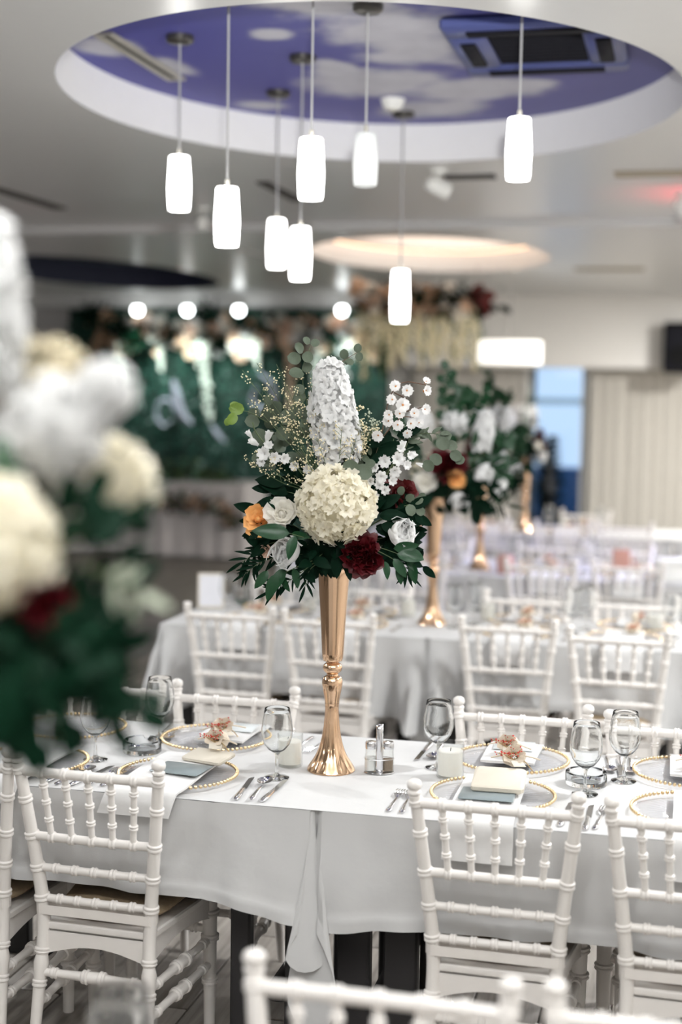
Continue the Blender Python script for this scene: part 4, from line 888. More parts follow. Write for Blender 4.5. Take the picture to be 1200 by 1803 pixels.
# a flower = (core G, [(petal key, matrix)]) of unit radius, opening to +Z
def fl_rose(m, n=26, open_=.9, seed=1):
    """spiral of petals: tight upright bud inside, outer petals opening with rolled lips"""
    r = random.Random(seed); L = []; c = G().ball((0, 0, -.06), .27, MT[m], 10, 6, sz=1.3)
    for i in range(n):
        q = i / (n - 1); k = petal('petal_rose%d' % (i % 3), .60, 1.0, .60, .15 + .55 * (i % 3), .07, m, 6, 7, .25, seed=i % 3)
        s = .62 + .42 * q ** .8; tl = -.10 + open_ * q ** 1.7 + r.uniform(-.05, .05)
        L.append((k, Matrix.Rotation(i * 2.4, 4, 'Z') @ Matrix.Translation((.08 + .26 * q ** .8, 0, -.50 + .10 * (1 - q))) @ Matrix.Rotation(tl, 4, 'Y') @ Matrix.Diagonal((s, s * (.75 + .55 * q), s, 1))))
    return c, L
def fl_peony(m, n=46, seed=2, open_=1.05, globe=False, ruff=.20):
    """full ruffled flower; globe: petals bow out and close over the top"""
    r = random.Random(seed); L = []; c = G().ball((0, 0, -.35), .36, MT[m], 8, 5)
    for i in range(n):
        q = i / (n - 1); kk = i % 4
        k = petal(('petal_globe%d' if globe else 'petal_peony%d') % kk, .52, 1.0, .55, (-.95 - .15 * kk) if globe else (-.55 + .5 * kk), .12 if globe else ruff, m, 6, 7, .22, seed=3 + kk)
        s = (.60 + .45 * q) if globe else ((.50 if n < 70 else .40) + (.50 if n < 70 else .52) * q ** .7); tl = (-.05 + (open_ + .15) * q ** 1.1) if globe else (-.3 + open_ * q ** 1.15); tl += r.uniform(-.12, .12)
        L.append((k, Matrix.Rotation(i * 2.4 + r.uniform(-.3, .3), 4, 'Z') @ Matrix.Translation((.05 + .30 * q, 0, -.50)) @ Matrix.Rotation(tl, 4, 'Y') @ Matrix.Rotation(r.uniform(-.25, .25), 4, 'Z') @ Matrix.Diagonal((s, s * (.85 + .45 * q), s, 1))))
    return c, L
def fib(n, seed=0, rmin=-1.):
    r = random.Random(seed); o = []
    for i in range(n):
        z = 1 - (1 - rmin) * (i + .5) / n; a = i * 2.39996 + r.uniform(-.12, .12); s = math.sqrt(max(0, 1 - z * z)); o.append(Vector((s * math.cos(a), s * math.sin(a), z)))
    return o
def fl_hyd(m, n=110, seed=3, rad=.34):
    r = random.Random(seed); L = []; c = G().ball((0, 0, 0), .80, MT[m], 18, 11)
    k = floret('floret_hydrangea', 4, .62, .98, 1.35, m, cup=.08, tip=.10, ruff=.19, be=.72)
    for p in fib(n, seed, -.75):
        nn = (p + Vector((r.uniform(-.5, .5), r.uniform(-.5, .5), r.uniform(-.5, .5)))).normalized(); s = rad * r.uniform(.85, 1.18)
        L.append((k, basis(p * r.uniform(.80, .95), nn, r.uniform(0, 6), s)))
    return c, L
def fl_spike(m, n=120, L_=1.0, r0=.22, seed=4, key='floret_delphinium', fs=.12):
    """dense upright spike along +Z, length L_ (unit), for delphinium or stock"""
    r = random.Random(seed); pr = lambda q: r0 * (.74 + .26 * math.sin(PI * min(1, q * 1.15))) * (1 - .62 * q ** 4)
    c = G().lathe([(max(.001, pr(i / 10) * .74 * (0 if i in (0, 10) else 1)), L_ * i / 10) for i in range(11)], MT[m], 14, caps=False); LL = []
    k = floret(key, 6, .54, 1.0, 1.5, m, cup=.05, tip=.25, ruff=.24, layers=2)
    for i in range(n):
        q = (i + .5) / n; a = i * 2.39996 + r.uniform(-.2, .2); R_ = pr(q) * r.uniform(.74, .88); d = Vector((math.cos(a) + r.uniform(-.25, .25), math.sin(a) + r.uniform(-.25, .25), r.uniform(-.1, .4) + (.9 if q > .93 else 0)))
        LL.append((k, basis((R_ * math.cos(a), R_ * math.sin(a), q * L_), d, r.uniform(0, 6), fs * r.uniform(.85, 1.2))))
    return c, LL
class Arr:
    """a bouquet standing in a vase. px(u, v, dy) reads a place off the photograph at the bouquet's own distance d0 and scale s"""
    def __init__(a, name, lab, loc, u0, d0, s, hero, rz=YAW, group=None):
        a.t = thing(name, lab, 'floral arrangement', loc, rz, group); a.u0, a.d0, a.s, a.hero = u0, d0, s, hero; a.r = random.Random(hash(name) % 1 + 11)
    def px(a, u, v, y=0.):
        k = 1 + y / a.d0; return Vector(((u - (a.u0 - .015 * (v - 900) * (1 if a.d0 > 3 else 0))) / a.s * k, y, (692. - v) / a.s * k + (1.8 - VZ - .583)))
    def flower(a, name, fl, p, d, rad, nm='petal', lab=None):
        c, L = fl; M_ = basis(p, d, a.r.uniform(0, 6), rad)
        if a.hero:
            o = c.build(name, a.t, True, M_)
            for k, m in L: place(nm, pmesh(k), o, m)
        else:
            g = G().join(c)
            for k, m in L: g.join(PG[k], m)
            o = g.build(name, a.t, True, M_)
        if lab: o['label'] = lab
        return o
    def sprig(a, name, pts, k, size, n, m='stem', spread=.9, rad=.0016, start=.15, leaves=None, tilt=.5, end=True):
        """stem through pts with leaves either side; leaves = explicit (pos, dir, size)"""
        P = spline(pts, max(8, n * 2)) if pts else []; g = G()
        if P: g.tube(P, [rad * (1 - .6 * i / len(P)) for i in range(len(P))], MT[m], 5)
        LL = []
        if leaves is None:
            for i in range(n):
                q = start + (1 - start) * i / max(1, n - 1); j = min(int(q * (len(P) - 1)), len(P) - 2); p = P[j].lerp(P[j + 1], q * (len(P) - 1) - j); tg = (P[j + 1] - P[j]).normalized()
                sd = tg.cross(Vector((0, -1, 0)));
                if sd.length < .1: sd = tg.orthogonal()
                sd.normalize(); sgn = 1 if i % 2 else -1
                d = (tg * math.cos(spread) + sd * sgn * math.sin(spread) + Vector((a.r.uniform(-tilt, tilt), a.r.uniform(-tilt, tilt), a.r.uniform(-tilt, tilt))) * .6).normalized()
                if i == n - 1 and end: d = tg
                LL.append((p, d, size * a.r.uniform(.75, 1.15)))
        else: LL = leaves
        mats = []
        for p, d, s in LL:
            d = Vector(d).normalized(); nr = Vector((a.r.uniform(-.5, .5), -1, a.r.uniform(-.1, .7))); z = (nr - d * nr.dot(d)).normalized(); y = z.cross(d)
            mats.append(Matrix(((d.x * s, y.x * s, z.x * s, p[0]), (d.y * s, y.y * s, z.y * s, p[1]), (d.z * s, y.z * s, z.z * s, p[2]), (0, 0, 0, 1))))
        if a.hero:
            if not P: g.ball(LL[0][0], .002, MT[m], 5, 3)
            o = g.build(name, a.t, True)
            for M_ in mats: place('leaf', pmesh(k), o, M_)
        else:
            for M_ in mats: g.join(PG[k], M_)
            o = g.build(name, a.t, True)
        return o
    def statice(a, pts, seed, m='statice', n=46, sz=.0030, spreadr=.030, name='statice_spray'):
        r = random.Random(seed); P = spline(pts, 14); g = G().tube(P, [.0013 - .0007 * i / 14 for i in range(14)], MT['stem'], 5); b = G()
        for q in range(7):
            i = 6 + q if q < 7 else 13; i = min(i, 13); p = P[i]; d = Vector((r.uniform(-1, 1), r.uniform(-.8, .6), r.uniform(.2, 1))).normalized() * spreadr * r.uniform(.5, 1.1) * (1.1 if i < 13 else .4); e = p + d
            g.tube([p, p + d * .5 + Vector((0, 0, .002)), e], .0006, MT['stem'], 4)
            for _ in range(n // 7):
                f_ = e + Vector((r.gauss(0, 1), r.gauss(0, .8), r.gauss(0, 1))) * .0062; dd = Vector((r.gauss(0, 1), r.gauss(0, 1), r.gauss(0, 1) + .4))
                b.lathe([(.0, -.3), (.75, .5), (.45, 1.2), (0, 1.1)], MT[m], 5, basis(f_, dd, 0, sz * r.uniform(.8, 1.35)), caps=False)
        o = g.build(name, a.t, True); c = b.build('florets', o, True, kind='stuff'); return o
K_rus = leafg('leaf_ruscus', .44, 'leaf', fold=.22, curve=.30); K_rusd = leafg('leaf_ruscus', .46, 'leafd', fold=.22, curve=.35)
K_euc = leafg('leaf_eucalyptus', .86, 'euc', fold=.15, curve=.25, tip=0); K_nar = leafg('leaf_narrow', .16, 'leafd', fold=.3, curve=.5); K_lime = leafg('leaf_lime', .8, 'lime', fold=.2, curve=.4, tip=0); K_eucl = leafg('leaf_grey', .36, 'euc', fold=.2, curve=.3)
# ---------------------------------------------------------------- the sharp centrepiece
A = Arr('floral_arrangement', 'sharp bouquet of cream hydrangea, white delphinium and burgundy peony in the gold vase', (VPOS[0][0], VPOS[0][1], VZ + .583), 587., 3.97, 636., True)
p = A.px
G().ball((0, .01, .055), .085, MT['leafd'], 14, 9, sz=.85).build('floral_foam', A.t)
A.flower('hydrangea', fl_hyd('ivory', 170, rad=.29), p(590, 886, -.10), (0, -1, .22), .094, 'floret', 'large cream hydrangea')
A.flower('delphinium', fl_spike('white', 130, 1.0, .21, fs=.115), p(594, 812, -.03), (p(577, 655, -.02) - p(594, 812, -.03)), .262, 'floret', 'tall white delphinium')
A.flower('rose', fl_rose('creamp', 26, .85, 1), p(495, 904, -.10), (-.15, -1, .25), .043, 'petal', 'white rose')
A.flower('rose', fl_rose('orange', 20, 1.1, 5), p(453, 915, -.07), (-.05, -1, .35), .037, 'petal', 'apricot orange rose')
A.flower('peony', fl_peony('white', 32, 2, .75, True), p(503, 972, -.10), (-.25, -1, .05), .066, 'petal', 'white peony')
A.flower('peony', fl_peony('burg', 84, 6, 1.15, ruff=.34), p(636, 975, -.12), (.1, -1, .05), .055, 'petal', 'burgundy peony')
A.flower('peony', fl_peony('white', 32, 8, .7, True), p(703, 934, -.06), (.3, -1, .4), .064, 'petal', 'white peony at right')
A.flower('peony', fl_peony('blush', 22, 9, 1.1), p(722, 910, .0), (.8, -.6, .2), .036, 'petal', 'blush white peony behind the white one')
A.flower('peony', fl_peony('wine', 40, 10, 1.2), p(706, 868, -.01), (.7, -1, .3), .045, 'petal', 'dark red carnation')
A.flower('rose', fl_rose('blush', 14, .6, 7), p(466, 968, -.07), (-.7, -1, -.1), .020, 'petal', 'blush rosebud')
# stock and freesia
kst = floret('floret_stock', 7, .36, 1.0, 1.5, 'white', cup=.08, tip=.6, ruff=.16, layers=2, center='creamp')
def cluster(name, m, items, key, lab=None, branch=None, bm='stem'):
    g = G()
    if branch:
        for b in branch: g.tube(spline(b, 12), .0016, MT[bm], 5)
    else: g.tube([items[0][0] + Vector((0, .02, 0)), items[-1][0] + Vector((0, .02, 0))], .0015, MT[bm], 5)
    o = g.build(name, A.t, True)
    for q, d, s in items: place('floret', pmesh(key), o, basis(q, d, A.r.uniform(0, 6), s))
    if lab: o['label'] = lab
    return o
cluster('stock_spray', 'white', [(p(u, v, -.06 - .02 * A.r.random()), (dx, -1, dz), s * 1.15) for u, v, dx, dz, s in
    ((655, 868, 0, -.2, .022), (672, 858, .4, -.2, .020), (650, 845, -.3, .1, .022), (668, 836, 0, 0, .024), (684, 842, .5, -.1, .020), (676, 812, -.2, .2, .026), (694, 806, .3, .1, .028), (690, 824, .2, -.3, .024), (708, 815, .7, 0, .020), (660, 822, -.5, .2, .02), (700, 790, .3, .5, .018), (714, 800, .8, .3, .018), (664, 852, .1, .2, .02), (646, 862, -.4, 0, .018))], kst, 'white stock florets', [[p(640, 880, -.03), p(675, 835, -.04), p(705, 785, -.04)]])
kbud = petal('petal_bud', .42, 1.0, .9, .25, .05, 'white', 5, 6, .8, seed=4)
def buds(name, lst, stem):
    g = G().tube(spline(stem, 14), .0018, MT['stem'], 5); o = g.build(name, A.t, True)
    for q, d, s in lst:
        for i in range(4): place('petal', pmesh(kbud), o, basis(q, d, 0, s) @ Matrix.Rotation(i * PI / 2 + .4, 4, 'Z') @ Matrix.Translation((.12, 0, 0)) @ Matrix.Rotation(.12, 4, 'Y'))
buds('freesia', [(p(455, 785, -.04), (-.8, -.3, .5), .032), (p(468, 780, -.05), (.3, -.4, 1), .034), (p(443, 772, -.03), (-.6, -.2, .8), .024)], [p(540, 860, 0), p(490, 810, -.03), p(452, 765, -.03), p(444, 745, -.03)])
buds('freesia', [(p(704, 792, -.06), (.1, -.3, 1), .030), (p(716, 806, -.05), (.8, -.3, .8), .028), (p(728, 812, -.04), (1, -.2, -.3), .02)], [p(660, 860, 0), p(690, 815, -.03), p(706, 785, -.04)])
cluster('stock_spray', 'white', [(p(u, v, -.06), (dx, -1, dz), s * 1.12) for u, v, dx, dz, s in ((466, 800, -.2, .1, .028), (480, 806, .3, 0, .024), (472, 788, 0, .5, .020), (497, 808, .4, .1, .022), (515, 818, .2, -.2, .02), (462, 812, -.4, -.2, .02), (540, 825, 0, 0, .02), (575, 822, 0, .1, .018))], kst, 'white florets at left', [[p(555, 850, 0), p(510, 815, -.03), p(466, 795, -.04)]])
# cherry blossom
kbl = floret('floret_blossom', 5, .60, 1.0, 1.52, 'white', cup=.06, tip=.2, ruff=.10, center='stam')
cluster('blossom_branch', 'white', [(p(u, v, -.03 - .03 * A.r.random()), (dx, -1, dz), s * 1.12) for u, v, dx, dz, s in
    ((694, 680, -.3, .2, .020), (711, 686, .2, 0, .021), (705, 711, 0, 0, .025), (689, 702, -.5, 0, .019), (742, 686, .9, .1, .019), (741, 718, .6, 0, .019), (683, 728, -.4, -.1, .018), (681, 738, -.2, -.2, .020), (696, 744, .1, -.3, .020), (664, 763, -.3, -.3, .021), (724, 726, .2, .2, .018), (718, 742, .3, -.2, .019), (700, 727, 0, .2, .019), (744, 672, .5, .8, .015), (732, 740, .4, -.4, .016), (712, 758, .2, -.4, .017))], kbl, 'cherry blossoms with rusty centres',
    [[p(650, 830, 0), p(668, 765, -.02), p(682, 700, -.03), p(705, 672, -.03), p(745, 676, -.03)], [p(676, 730, -.02), p(705, 724, -.03), p(742, 714, -.03)], [p(668, 770, -.02), p(700, 735, -.03), p(725, 732, -.03)], [p(690, 690, -.03), p(712, 700, -.05)]], 'twig')
# statice sprays
base = p(590, 870, .0)
for i, (u, v, y) in enumerate([(427, 655, -.02), (452, 642, 0), (486, 644, .01), (436, 702, -.05), (463, 688, -.03), (516, 664, .0), (548, 655, .02), (472, 722, -.06), (500, 698, -.04), (428, 805, -.06), (447, 800, -.07), (528, 785, -.10), (556, 770, -.11), (505, 742, -.06), (600, 750, -.11), (540, 812, -.11), (515, 812, -.1), (560, 725, -.06), (625, 770, -.10)]):
    e = p(u, v, y); mid = base.lerp(e, .55) + Vector((0, -.03, -.025 if v > 780 else .0)); A.statice([base, mid, e], 20 + i, n=42, spreadr=.024, sz=.0026)
for i, (u, v, y) in enumerate([(630, 712, .0), (648, 728, .0), (640, 745, -.02), (662, 738, .0), (672, 752, -.01), (625, 735, -.02), (655, 755, -.02)]):
    e = p(u, v, y); A.statice([base, base.lerp(e, .55), e], 60 + i, 'filler' if i % 2 else 'statice', n=84, spreadr=.02, name='filler_spray')
# eucalyptus
def V(*q): return Vector(q)
A.sprig('eucalyptus_sprig', [p(570, 850, .02), p(545, 740, .02), p(530, 660, .02), p(545, 612, .02)], K_euc, .030, 0, leaves=[(p(529, 636, .02), V(-.9, -.3, .2), .040), (p(531, 624, .02), V(-.5, -.4, .8), .034), (p(536, 622, .0), V(.4, -.6, -.8), .036), (p(545, 607, .02), V(.9, -.2, .1), .026), (p(543, 608, .02), V(-.6, -.3, .7), .024), (p(534, 660, .0), V(-.9, -.4, .1), .044), (p(530, 652, .02), V(.9, -.4, .3), .032), (p(536, 688, .0), V(-1, -.3, .1), .034), (p(537, 700, .0), V(-1, -.3, -.1), .036), (p(540, 696, .02), V(.9, -.3, .4), .03)])
A.sprig('eucalyptus_sprig', [p(575, 700, .04), p(590, 648, .04), p(606, 634, .04), p(627, 621, .04)], K_euc, .03, 0, leaves=[(p(588, 648, .04), V(-.3, -.2, 1), .028), (p(604, 634, .04), V(-.1, -.4, 1), .030), (p(607, 633, .04), V(.6, -.4, -.5), .026), (p(625, 622, .04), V(.2, -.3, 1), .026), (p(627, 621, .04), V(.3, -.3, -.9), .026), (p(598, 640, .04), V(.9, -.3, .1), .022)], m='twig')
lv = []
for i in range(30): lv.append((p(A.r.uniform(455, 550), A.r.uniform(712, 830), A.r.uniform(-.02, .06)), V(A.r.uniform(-1, .4), A.r.uniform(-.6, .1), A.r.uniform(-.4, .8)), A.r.uniform(.032, .052)))
A.sprig('eucalyptus_sprig', [p(570, 860, .03), p(520, 790, .03), p(470, 735, .03)], K_euc, .04, 0, leaves=lv)
A.sprig('eucalyptus_sprig', [p(590, 860, .0), p(612, 840, -.09), p(640, 828, -.10)], K_euc, .04, 0, leaves=[(p(602, 814, -.12), V(.8, -.3, -.45), .050), (p(622, 823, -.125), V(1, -.2, -.35), .050), (p(640, 818, -.08), V(.9, -.3, .4), .03)])
A.sprig('eucalyptus_sprig', [p(640, 860, .02), p(705, 800, .01), p(745, 762, .0), p(768, 762, .0)], K_euc, .04, 0, leaves=[(p(765, 768, -.02), V(.8, -.3, -.7), .042), (p(768, 766, 0), V(1, -.2, .2), .036), (p(742, 808, -.02), V(.6, -.2, -.6), .036), (p(752, 800, .0), V(.9, -.2, -.4), .038), (p(790, 790, .0), V(.6, -.3, -.6), .036), (p(795, 806, .0), V(1, -.2, .1), .030), (p(780, 778, .0), V(1, -.1, -.2), .034), (p(738, 770, .0), V(.3, -.2, 1), .03)])
A.sprig('grey_leaf_sprig', [p(690, 830, .0), p(715, 775, -.02), p(720, 755, -.02)], K_eucl, .035, 12, start=.3)
A.sprig('grey_leaf_sprig', [p(690, 820, .0), p(730, 765, -.01), p(770, 760, -.01)], K_eucl, .030, 9, start=.3)
A.sprig('eucalyptus_sprig', [p(680, 900, .0), p(715, 885, -.04), p(740, 885, -.03)], K_euc, .03, 0, leaves=[(p(712, 878, -.05), V(.6, -.4, .5), .028), (p(716, 884, -.06), V(.3, -.3, -.8), .034), (p(725, 880, -.05), V(.8, -.3, .3), .028), (p(730, 890, -.05), V(.7, -.2, -.6), .028), (p(735, 878, -.03), V(.5, -.3, .9), .026), (p(700, 868, -.05), V(.3, -.3, .9), .026)])
A.sprig('lime_leaf_sprig', [p(470, 745, .0), p(440, 728, -.02), p(420, 725, -.02)], K_lime, .04, 0, leaves=[(p(430, 722, -.02), V(-1, -.3, .0), .042), (p(415, 730, -.03), V(-.6, -.4, -1), .036), (p(422, 722, -.02), V(-.8, -.2, .5), .03), (p(405, 738, -.02), V(-.5, -.2, -.8), .024)])
# ruscus and deep greens
def big(lst, name='ruscus_sprig', k=K_rus, stem=None):
    A.sprig(name, stem, k, .05, 0, leaves=[(p(u, v, y), V(dx, dy, dz), s) for u, v, y, dx, dy, dz, s in lst])
big([(508, 938, -.14, -1, -.15, .10, .100), (518, 942, -.15, -.28, -.3, -.9, .066), (512, 938, -.12, .9, -.2, -.2, .05)], stem=[p(570, 950, -.02), p(535, 945, -.12), p(508, 938, -.14)])
big([(690, 962, -.10, 1, -.2, .15, .070), (696, 972, -.11, 1, -.2, -.15, .072), (690, 980, -.10, .6, -.2, -.8, .062), (714, 985, -.09, .7, -.2, -.6, .04), (718, 962, -.08, .8, -.2, -.5, .05), (722, 985, -.09, .15, -.2, -1, .062), (700, 990, -.09, .1, -.2, -1, .055), (675, 985, -.1, .2, -.3, -.9, .05)], stem=[p(620, 950, -.02), p(670, 962, -.08), p(722, 980, -.09)])
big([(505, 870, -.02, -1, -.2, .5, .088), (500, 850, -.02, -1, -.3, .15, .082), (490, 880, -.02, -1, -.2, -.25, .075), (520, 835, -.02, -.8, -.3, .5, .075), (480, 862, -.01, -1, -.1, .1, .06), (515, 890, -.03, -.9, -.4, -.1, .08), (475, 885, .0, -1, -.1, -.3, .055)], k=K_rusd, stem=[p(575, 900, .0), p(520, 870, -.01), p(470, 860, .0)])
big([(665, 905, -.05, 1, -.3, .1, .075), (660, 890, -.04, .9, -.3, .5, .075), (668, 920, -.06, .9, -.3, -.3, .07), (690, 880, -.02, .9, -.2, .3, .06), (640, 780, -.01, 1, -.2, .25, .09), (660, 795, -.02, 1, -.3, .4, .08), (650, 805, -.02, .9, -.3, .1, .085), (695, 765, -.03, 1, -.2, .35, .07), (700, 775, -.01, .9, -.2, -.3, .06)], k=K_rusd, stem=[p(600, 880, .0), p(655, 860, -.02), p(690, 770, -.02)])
big([(470, 1005, -.10, -.6, -.2, -.8, .06), (485, 1010, -.11, -.35, -.2, -1, .075), (478, 1020, -.11, -.2, -.2, -1, .06), (500, 1000, -.1, -.5, -.3, -.8, .08), (515, 1000, -.1, .3, -.2, -1, .055), (495, 1015, -.1, .4, -.2, -.9, .045)], k=K_rus, stem=[p(575, 975, -.03), p(515, 1000, -.09), p(472, 1025, -.11)])
A.sprig('narrow_leaf_spray', [p(560, 960, -.02), p(480, 955, -.06), p(425, 990, -.05)], K_nar, .062, 20, start=.2, spread=.7)
A.sprig('narrow_leaf_spray', [p(560, 970, -.02), p(470, 985, -.06), p(430, 1010, -.05)], K_nar, .05, 20, start=.2, spread=.7)
A.sprig('narrow_leaf_spray', [p(570, 975, -.04), p(510, 1020, -.08), p(475, 1040, -.08)], K_nar, .05, 20, start=.2, spread=.7)
A.sprig('narrow_leaf_spray', [p(570, 985, -.05), p(545, 1000, -.09), p(535, 1030, -.09)], K_nar, .05, 8, start=.4, spread=.6)
A.sprig('narrow_leaf_spray', [p(650, 960, -.05), p(705, 990, -.08), p(715, 1010, -.08)], K_nar, .05, 10, start=.3, spread=.6)
rr = A.r
def fill_green(A, n, box_, k, size, name='greenery_sprig'):
    (u0, u1), (v0, v1), (y0, y1) = box_
    for i in range(n):
        lv = []; c = A.px(rr.uniform(u0, u1), rr.uniform(v0, v1), rr.uniform(y0, y1)); out = (c - Vector((0, 0, .08))).normalized()
        for j in range(8): lv.append((c + Vector((rr.gauss(0, .02), rr.gauss(0, .015), rr.gauss(0, .02))), out + Vector((rr.gauss(0, .6), rr.gauss(0, .4), rr.gauss(0, .6))), size * rr.uniform(.7, 1.2)))
        A.sprig(name, [Vector((0, 0, .0)), c * .5 + Vector((0, 0, .02)), c], k, size, 0, leaves=lv)
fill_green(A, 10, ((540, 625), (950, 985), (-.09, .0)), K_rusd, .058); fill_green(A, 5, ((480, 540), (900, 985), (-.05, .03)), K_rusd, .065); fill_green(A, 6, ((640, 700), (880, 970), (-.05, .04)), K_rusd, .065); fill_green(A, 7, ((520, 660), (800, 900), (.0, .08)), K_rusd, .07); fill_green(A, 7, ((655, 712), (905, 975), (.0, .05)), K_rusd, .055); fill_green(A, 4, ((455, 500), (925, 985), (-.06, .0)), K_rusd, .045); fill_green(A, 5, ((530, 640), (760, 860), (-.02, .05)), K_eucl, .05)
# ---------------------------------------------------------------- the blurred bouquets: the same kinds of flowers, each flower one part
B = Arr('floral_arrangement', 'blurred bouquet of white roses and burgundy flowers on the second table', (VPOS[1][0], VPOS[1][1], VZ + .583), 764., 6.5, 388., False, group='blurred bouquets on the tables behind')
q = B.px
G().ball((0, .01, .055), .09, MT['leafd'], 12, 8, sz=.85).build('floral_foam', B.t)
B.flower('rose', fl_rose('creamp', 22, .9, 1), q(745, 846, -.10), (-.2, -1, .2), .048, lab='cream rose'); B.flower('peony', fl_peony('burg', 40, 3), q(786, 818, -.10), (.1, -1, .2), .080, lab='burgundy peony'); B.flower('rose', fl_rose('orange', 18, 1, 4), q(800, 842, -.12), (.2, -1, 0), .038, lab='orange rose')
B.flower('peony', fl_peony('white', 28, 4, .75, True), q(806, 876, -.11), (.2, -1, -.1), .062, lab='white peony'); B.flower('peony', fl_peony('white', 28, 5, .75, True), q(848, 830, -.06), (.6, -1, .1), .068, lab='large white peony'); B.flower('rose', fl_rose('white', 18, .9, 6), q(880, 852, -.03), (.8, -.8, 0), .040, lab='small white rose')
B.flower('delphinium', fl_spike('white', 80, 1, .24, fs=.14), q(846, 790, 0), (.1, -.1, 1), .17, lab='white delphinium'); B.flower('hydrangea', fl_hyd('white', 60, 3, .36), q(800, 740, .02), (0, -1, .4), .055, lab='white hydrangea'); B.flower('hydrangea', fl_hyd('white', 50, 5, .36), q(738, 745, .05), (-.3, -1, .4), .06, lab='white hydrangea'); B.flower('hydrangea', fl_hyd('ivory', 50, 7, .36), q(760, 830, .08), (-.3, 1, .4), .08, lab='cream hydrangea')
for pts in (((770, 850), (785, 740), (782, 650)), ((780, 840), (820, 740), (850, 690)), ((790, 850), (850, 790), (890, 770)), ((770, 850), (800, 720), (815, 690)), ((760, 850), (720, 780), (700, 740))): B.sprig('eucalyptus_sprig', [q(u, v, .0) for u, v in pts], leafg('leaf_eucalyptus', .86, 'leaf', fold=.15, curve=.25, tip=0), .055, 13, start=.3)
fill_green(B, 9, ((735, 880), (850, 885), (-.09, .06)), K_rusd, .085); fill_green(B, 11, ((745, 880), (770, 860), (-.05, .08)), K_rus, .07)
for pts in (((790, 870), (850, 880), (890, 885)), ((770, 870), (740, 885), (715, 890))): B.sprig('narrow_leaf_spray', [q(u, v, -.04) for u, v in pts], K_nar, .09, 14, start=.3)
dup(B.t, (VPOS[2][0], VPOS[2][1], VZ + .583), YAW - .9, 'blurred bouquet with white and burgundy flowers on the third table'); dup(B.t, (VPOS[3][0], VPOS[3][1], VZ + .583), YAW + 1.3, 'blurred bouquet on the farthest table, before the glass door')
# ---------------------------------------------------------------- the big blurred bouquet in front, left
C = Arr('floral_arrangement', 'large very blurred bouquet of cream hydrangea over dark leaves filling the left edge', (VPOS[4][0], VPOS[4][1], VZ + .583), -170., 1.6, 1560., False)
q = C.px
G().ball((0.03, .0, .05), .075, MT['leafd'], 14, 9, sz=.8).build('floral_foam', C.t)
C.flower('hydrangea', fl_hyd('ivory', 100, 3, .30), q(12, 968, -.07), (0, -1, .2), .070, lab='cream hydrangea'); C.flower('hydrangea', fl_hyd('ivory', 90, 8, .30), q(172, 858, .06), (.4, -1, .3), .047, lab='cream hydrangea at right'); C.flower('hydrangea', fl_hyd('creamp', 90, 8, .30), q(60, 850, .07), (.4, -1, .3), .07, lab='cream hydrangea behind')
C.flower('peony', fl_peony('burg', 46, 6), q(128, 1072, -.09), (.3, -1, .1), .030, lab='dark red peony')
C.flower('delphinium', fl_spike('white', 130, 1, .19, fs=.10), q(-25, 700, .02), (.02, -.05, 1), .185, lab='white delphinium'); C.flower('delphinium', fl_spike('white', 110, 1, .24, fs=.14), q(95, 790, .0), (.68, -.1, .56), .10, lab='leaning white delphinium'); C.flower('hydrangea', fl_hyd('white', 80, 12, .32), q(100, 760, .0), (.2, -1, .3), .052, lab='white stock'); C.flower('hydrangea', fl_hyd('white', 80, 15, .32), q(188, 690, .0), (.2, -1, .3), .030, lab='white stock at the tip'); C.flower('hydrangea', fl_hyd('white', 60, 16, .32), q(30, 800, .04), (.2, -1, .3), .05, lab='white stock behind')
for i, (u, v) in enumerate([(35, 680), (60, 640), (85, 610), (110, 650), (45, 720), (100, 690), (70, 700), (20, 640), (30, 610), (120, 620), (60, 670), (90, 660), (20, 700), (45, 640)]): e = q(u, v, .05); C.statice([q(40, 900, .03), q(40, 800, .05), e], 90 + i, n=91, spreadr=.030, sz=.0062, m='tan')
C.sprig('lime_leaf_sprig', [q(20, 910, -.03), q(26, 870, -.05), q(28, 815, -.05)], leafg('leaf_lime', .8, 'leaf', fold=.2, curve=.4, tip=0), .026, 5, start=.5); C.sprig('pale_leaf_sprig', [q(150, 1000, -.02), q(215, 1020, -.05), q(280, 1050, -.06)], leafg('leaf_pale', .3, 'filler', fold=.2, curve=.3), .038, 5, start=.5)
lv = []
for u, v, y, dx, dz, s in ((60, 1162, -.1, .3, -1, .10), (120, 1192, -.1, .5, -.9, .08), (180, 1182, -.08, .9, -.6, .055), (195, 1232, -.06, .6, -.6, .05), (100, 1262, -.1, .1, -1, .085), (50, 1232, -.1, -.1, -1, .07), (160, 1272, -.08, .2, -1, .06), (0, 1152, -.1, -.3, -.9, .08), (140, 1132, -.09, 1, -.2, .065), (128, 1317, -.1, .15, -1, .05), (75, 1307, -.1, 0, -1, .045), (215, 1192, -.04, .6, -.7, .045), (90, 1192, -.12, -.2, -1, .1), (150, 1232, -.1, .4, -.9, .06)):
    lv.append((q(u, v, y), V(dx, -.25, dz), s * .9))
C.sprig('ruscus_sprig', [q(20, 1090, 0), q(90, 1120, -.06), q(130, 1200, -.08)], K_rusd, .06, 0, leaves=lv)
fill_green(C, 26, ((-60, 168), (1105, 1250), (-.09, .08)), K_rusd, .050); fill_green(C, 8, ((110, 190), (900, 1090), (-.02, .06)), K_rusd, .045); fill_green(C, 4, ((-80, 30), (860, 1000), (-.02, .08)), K_rusd, .06)
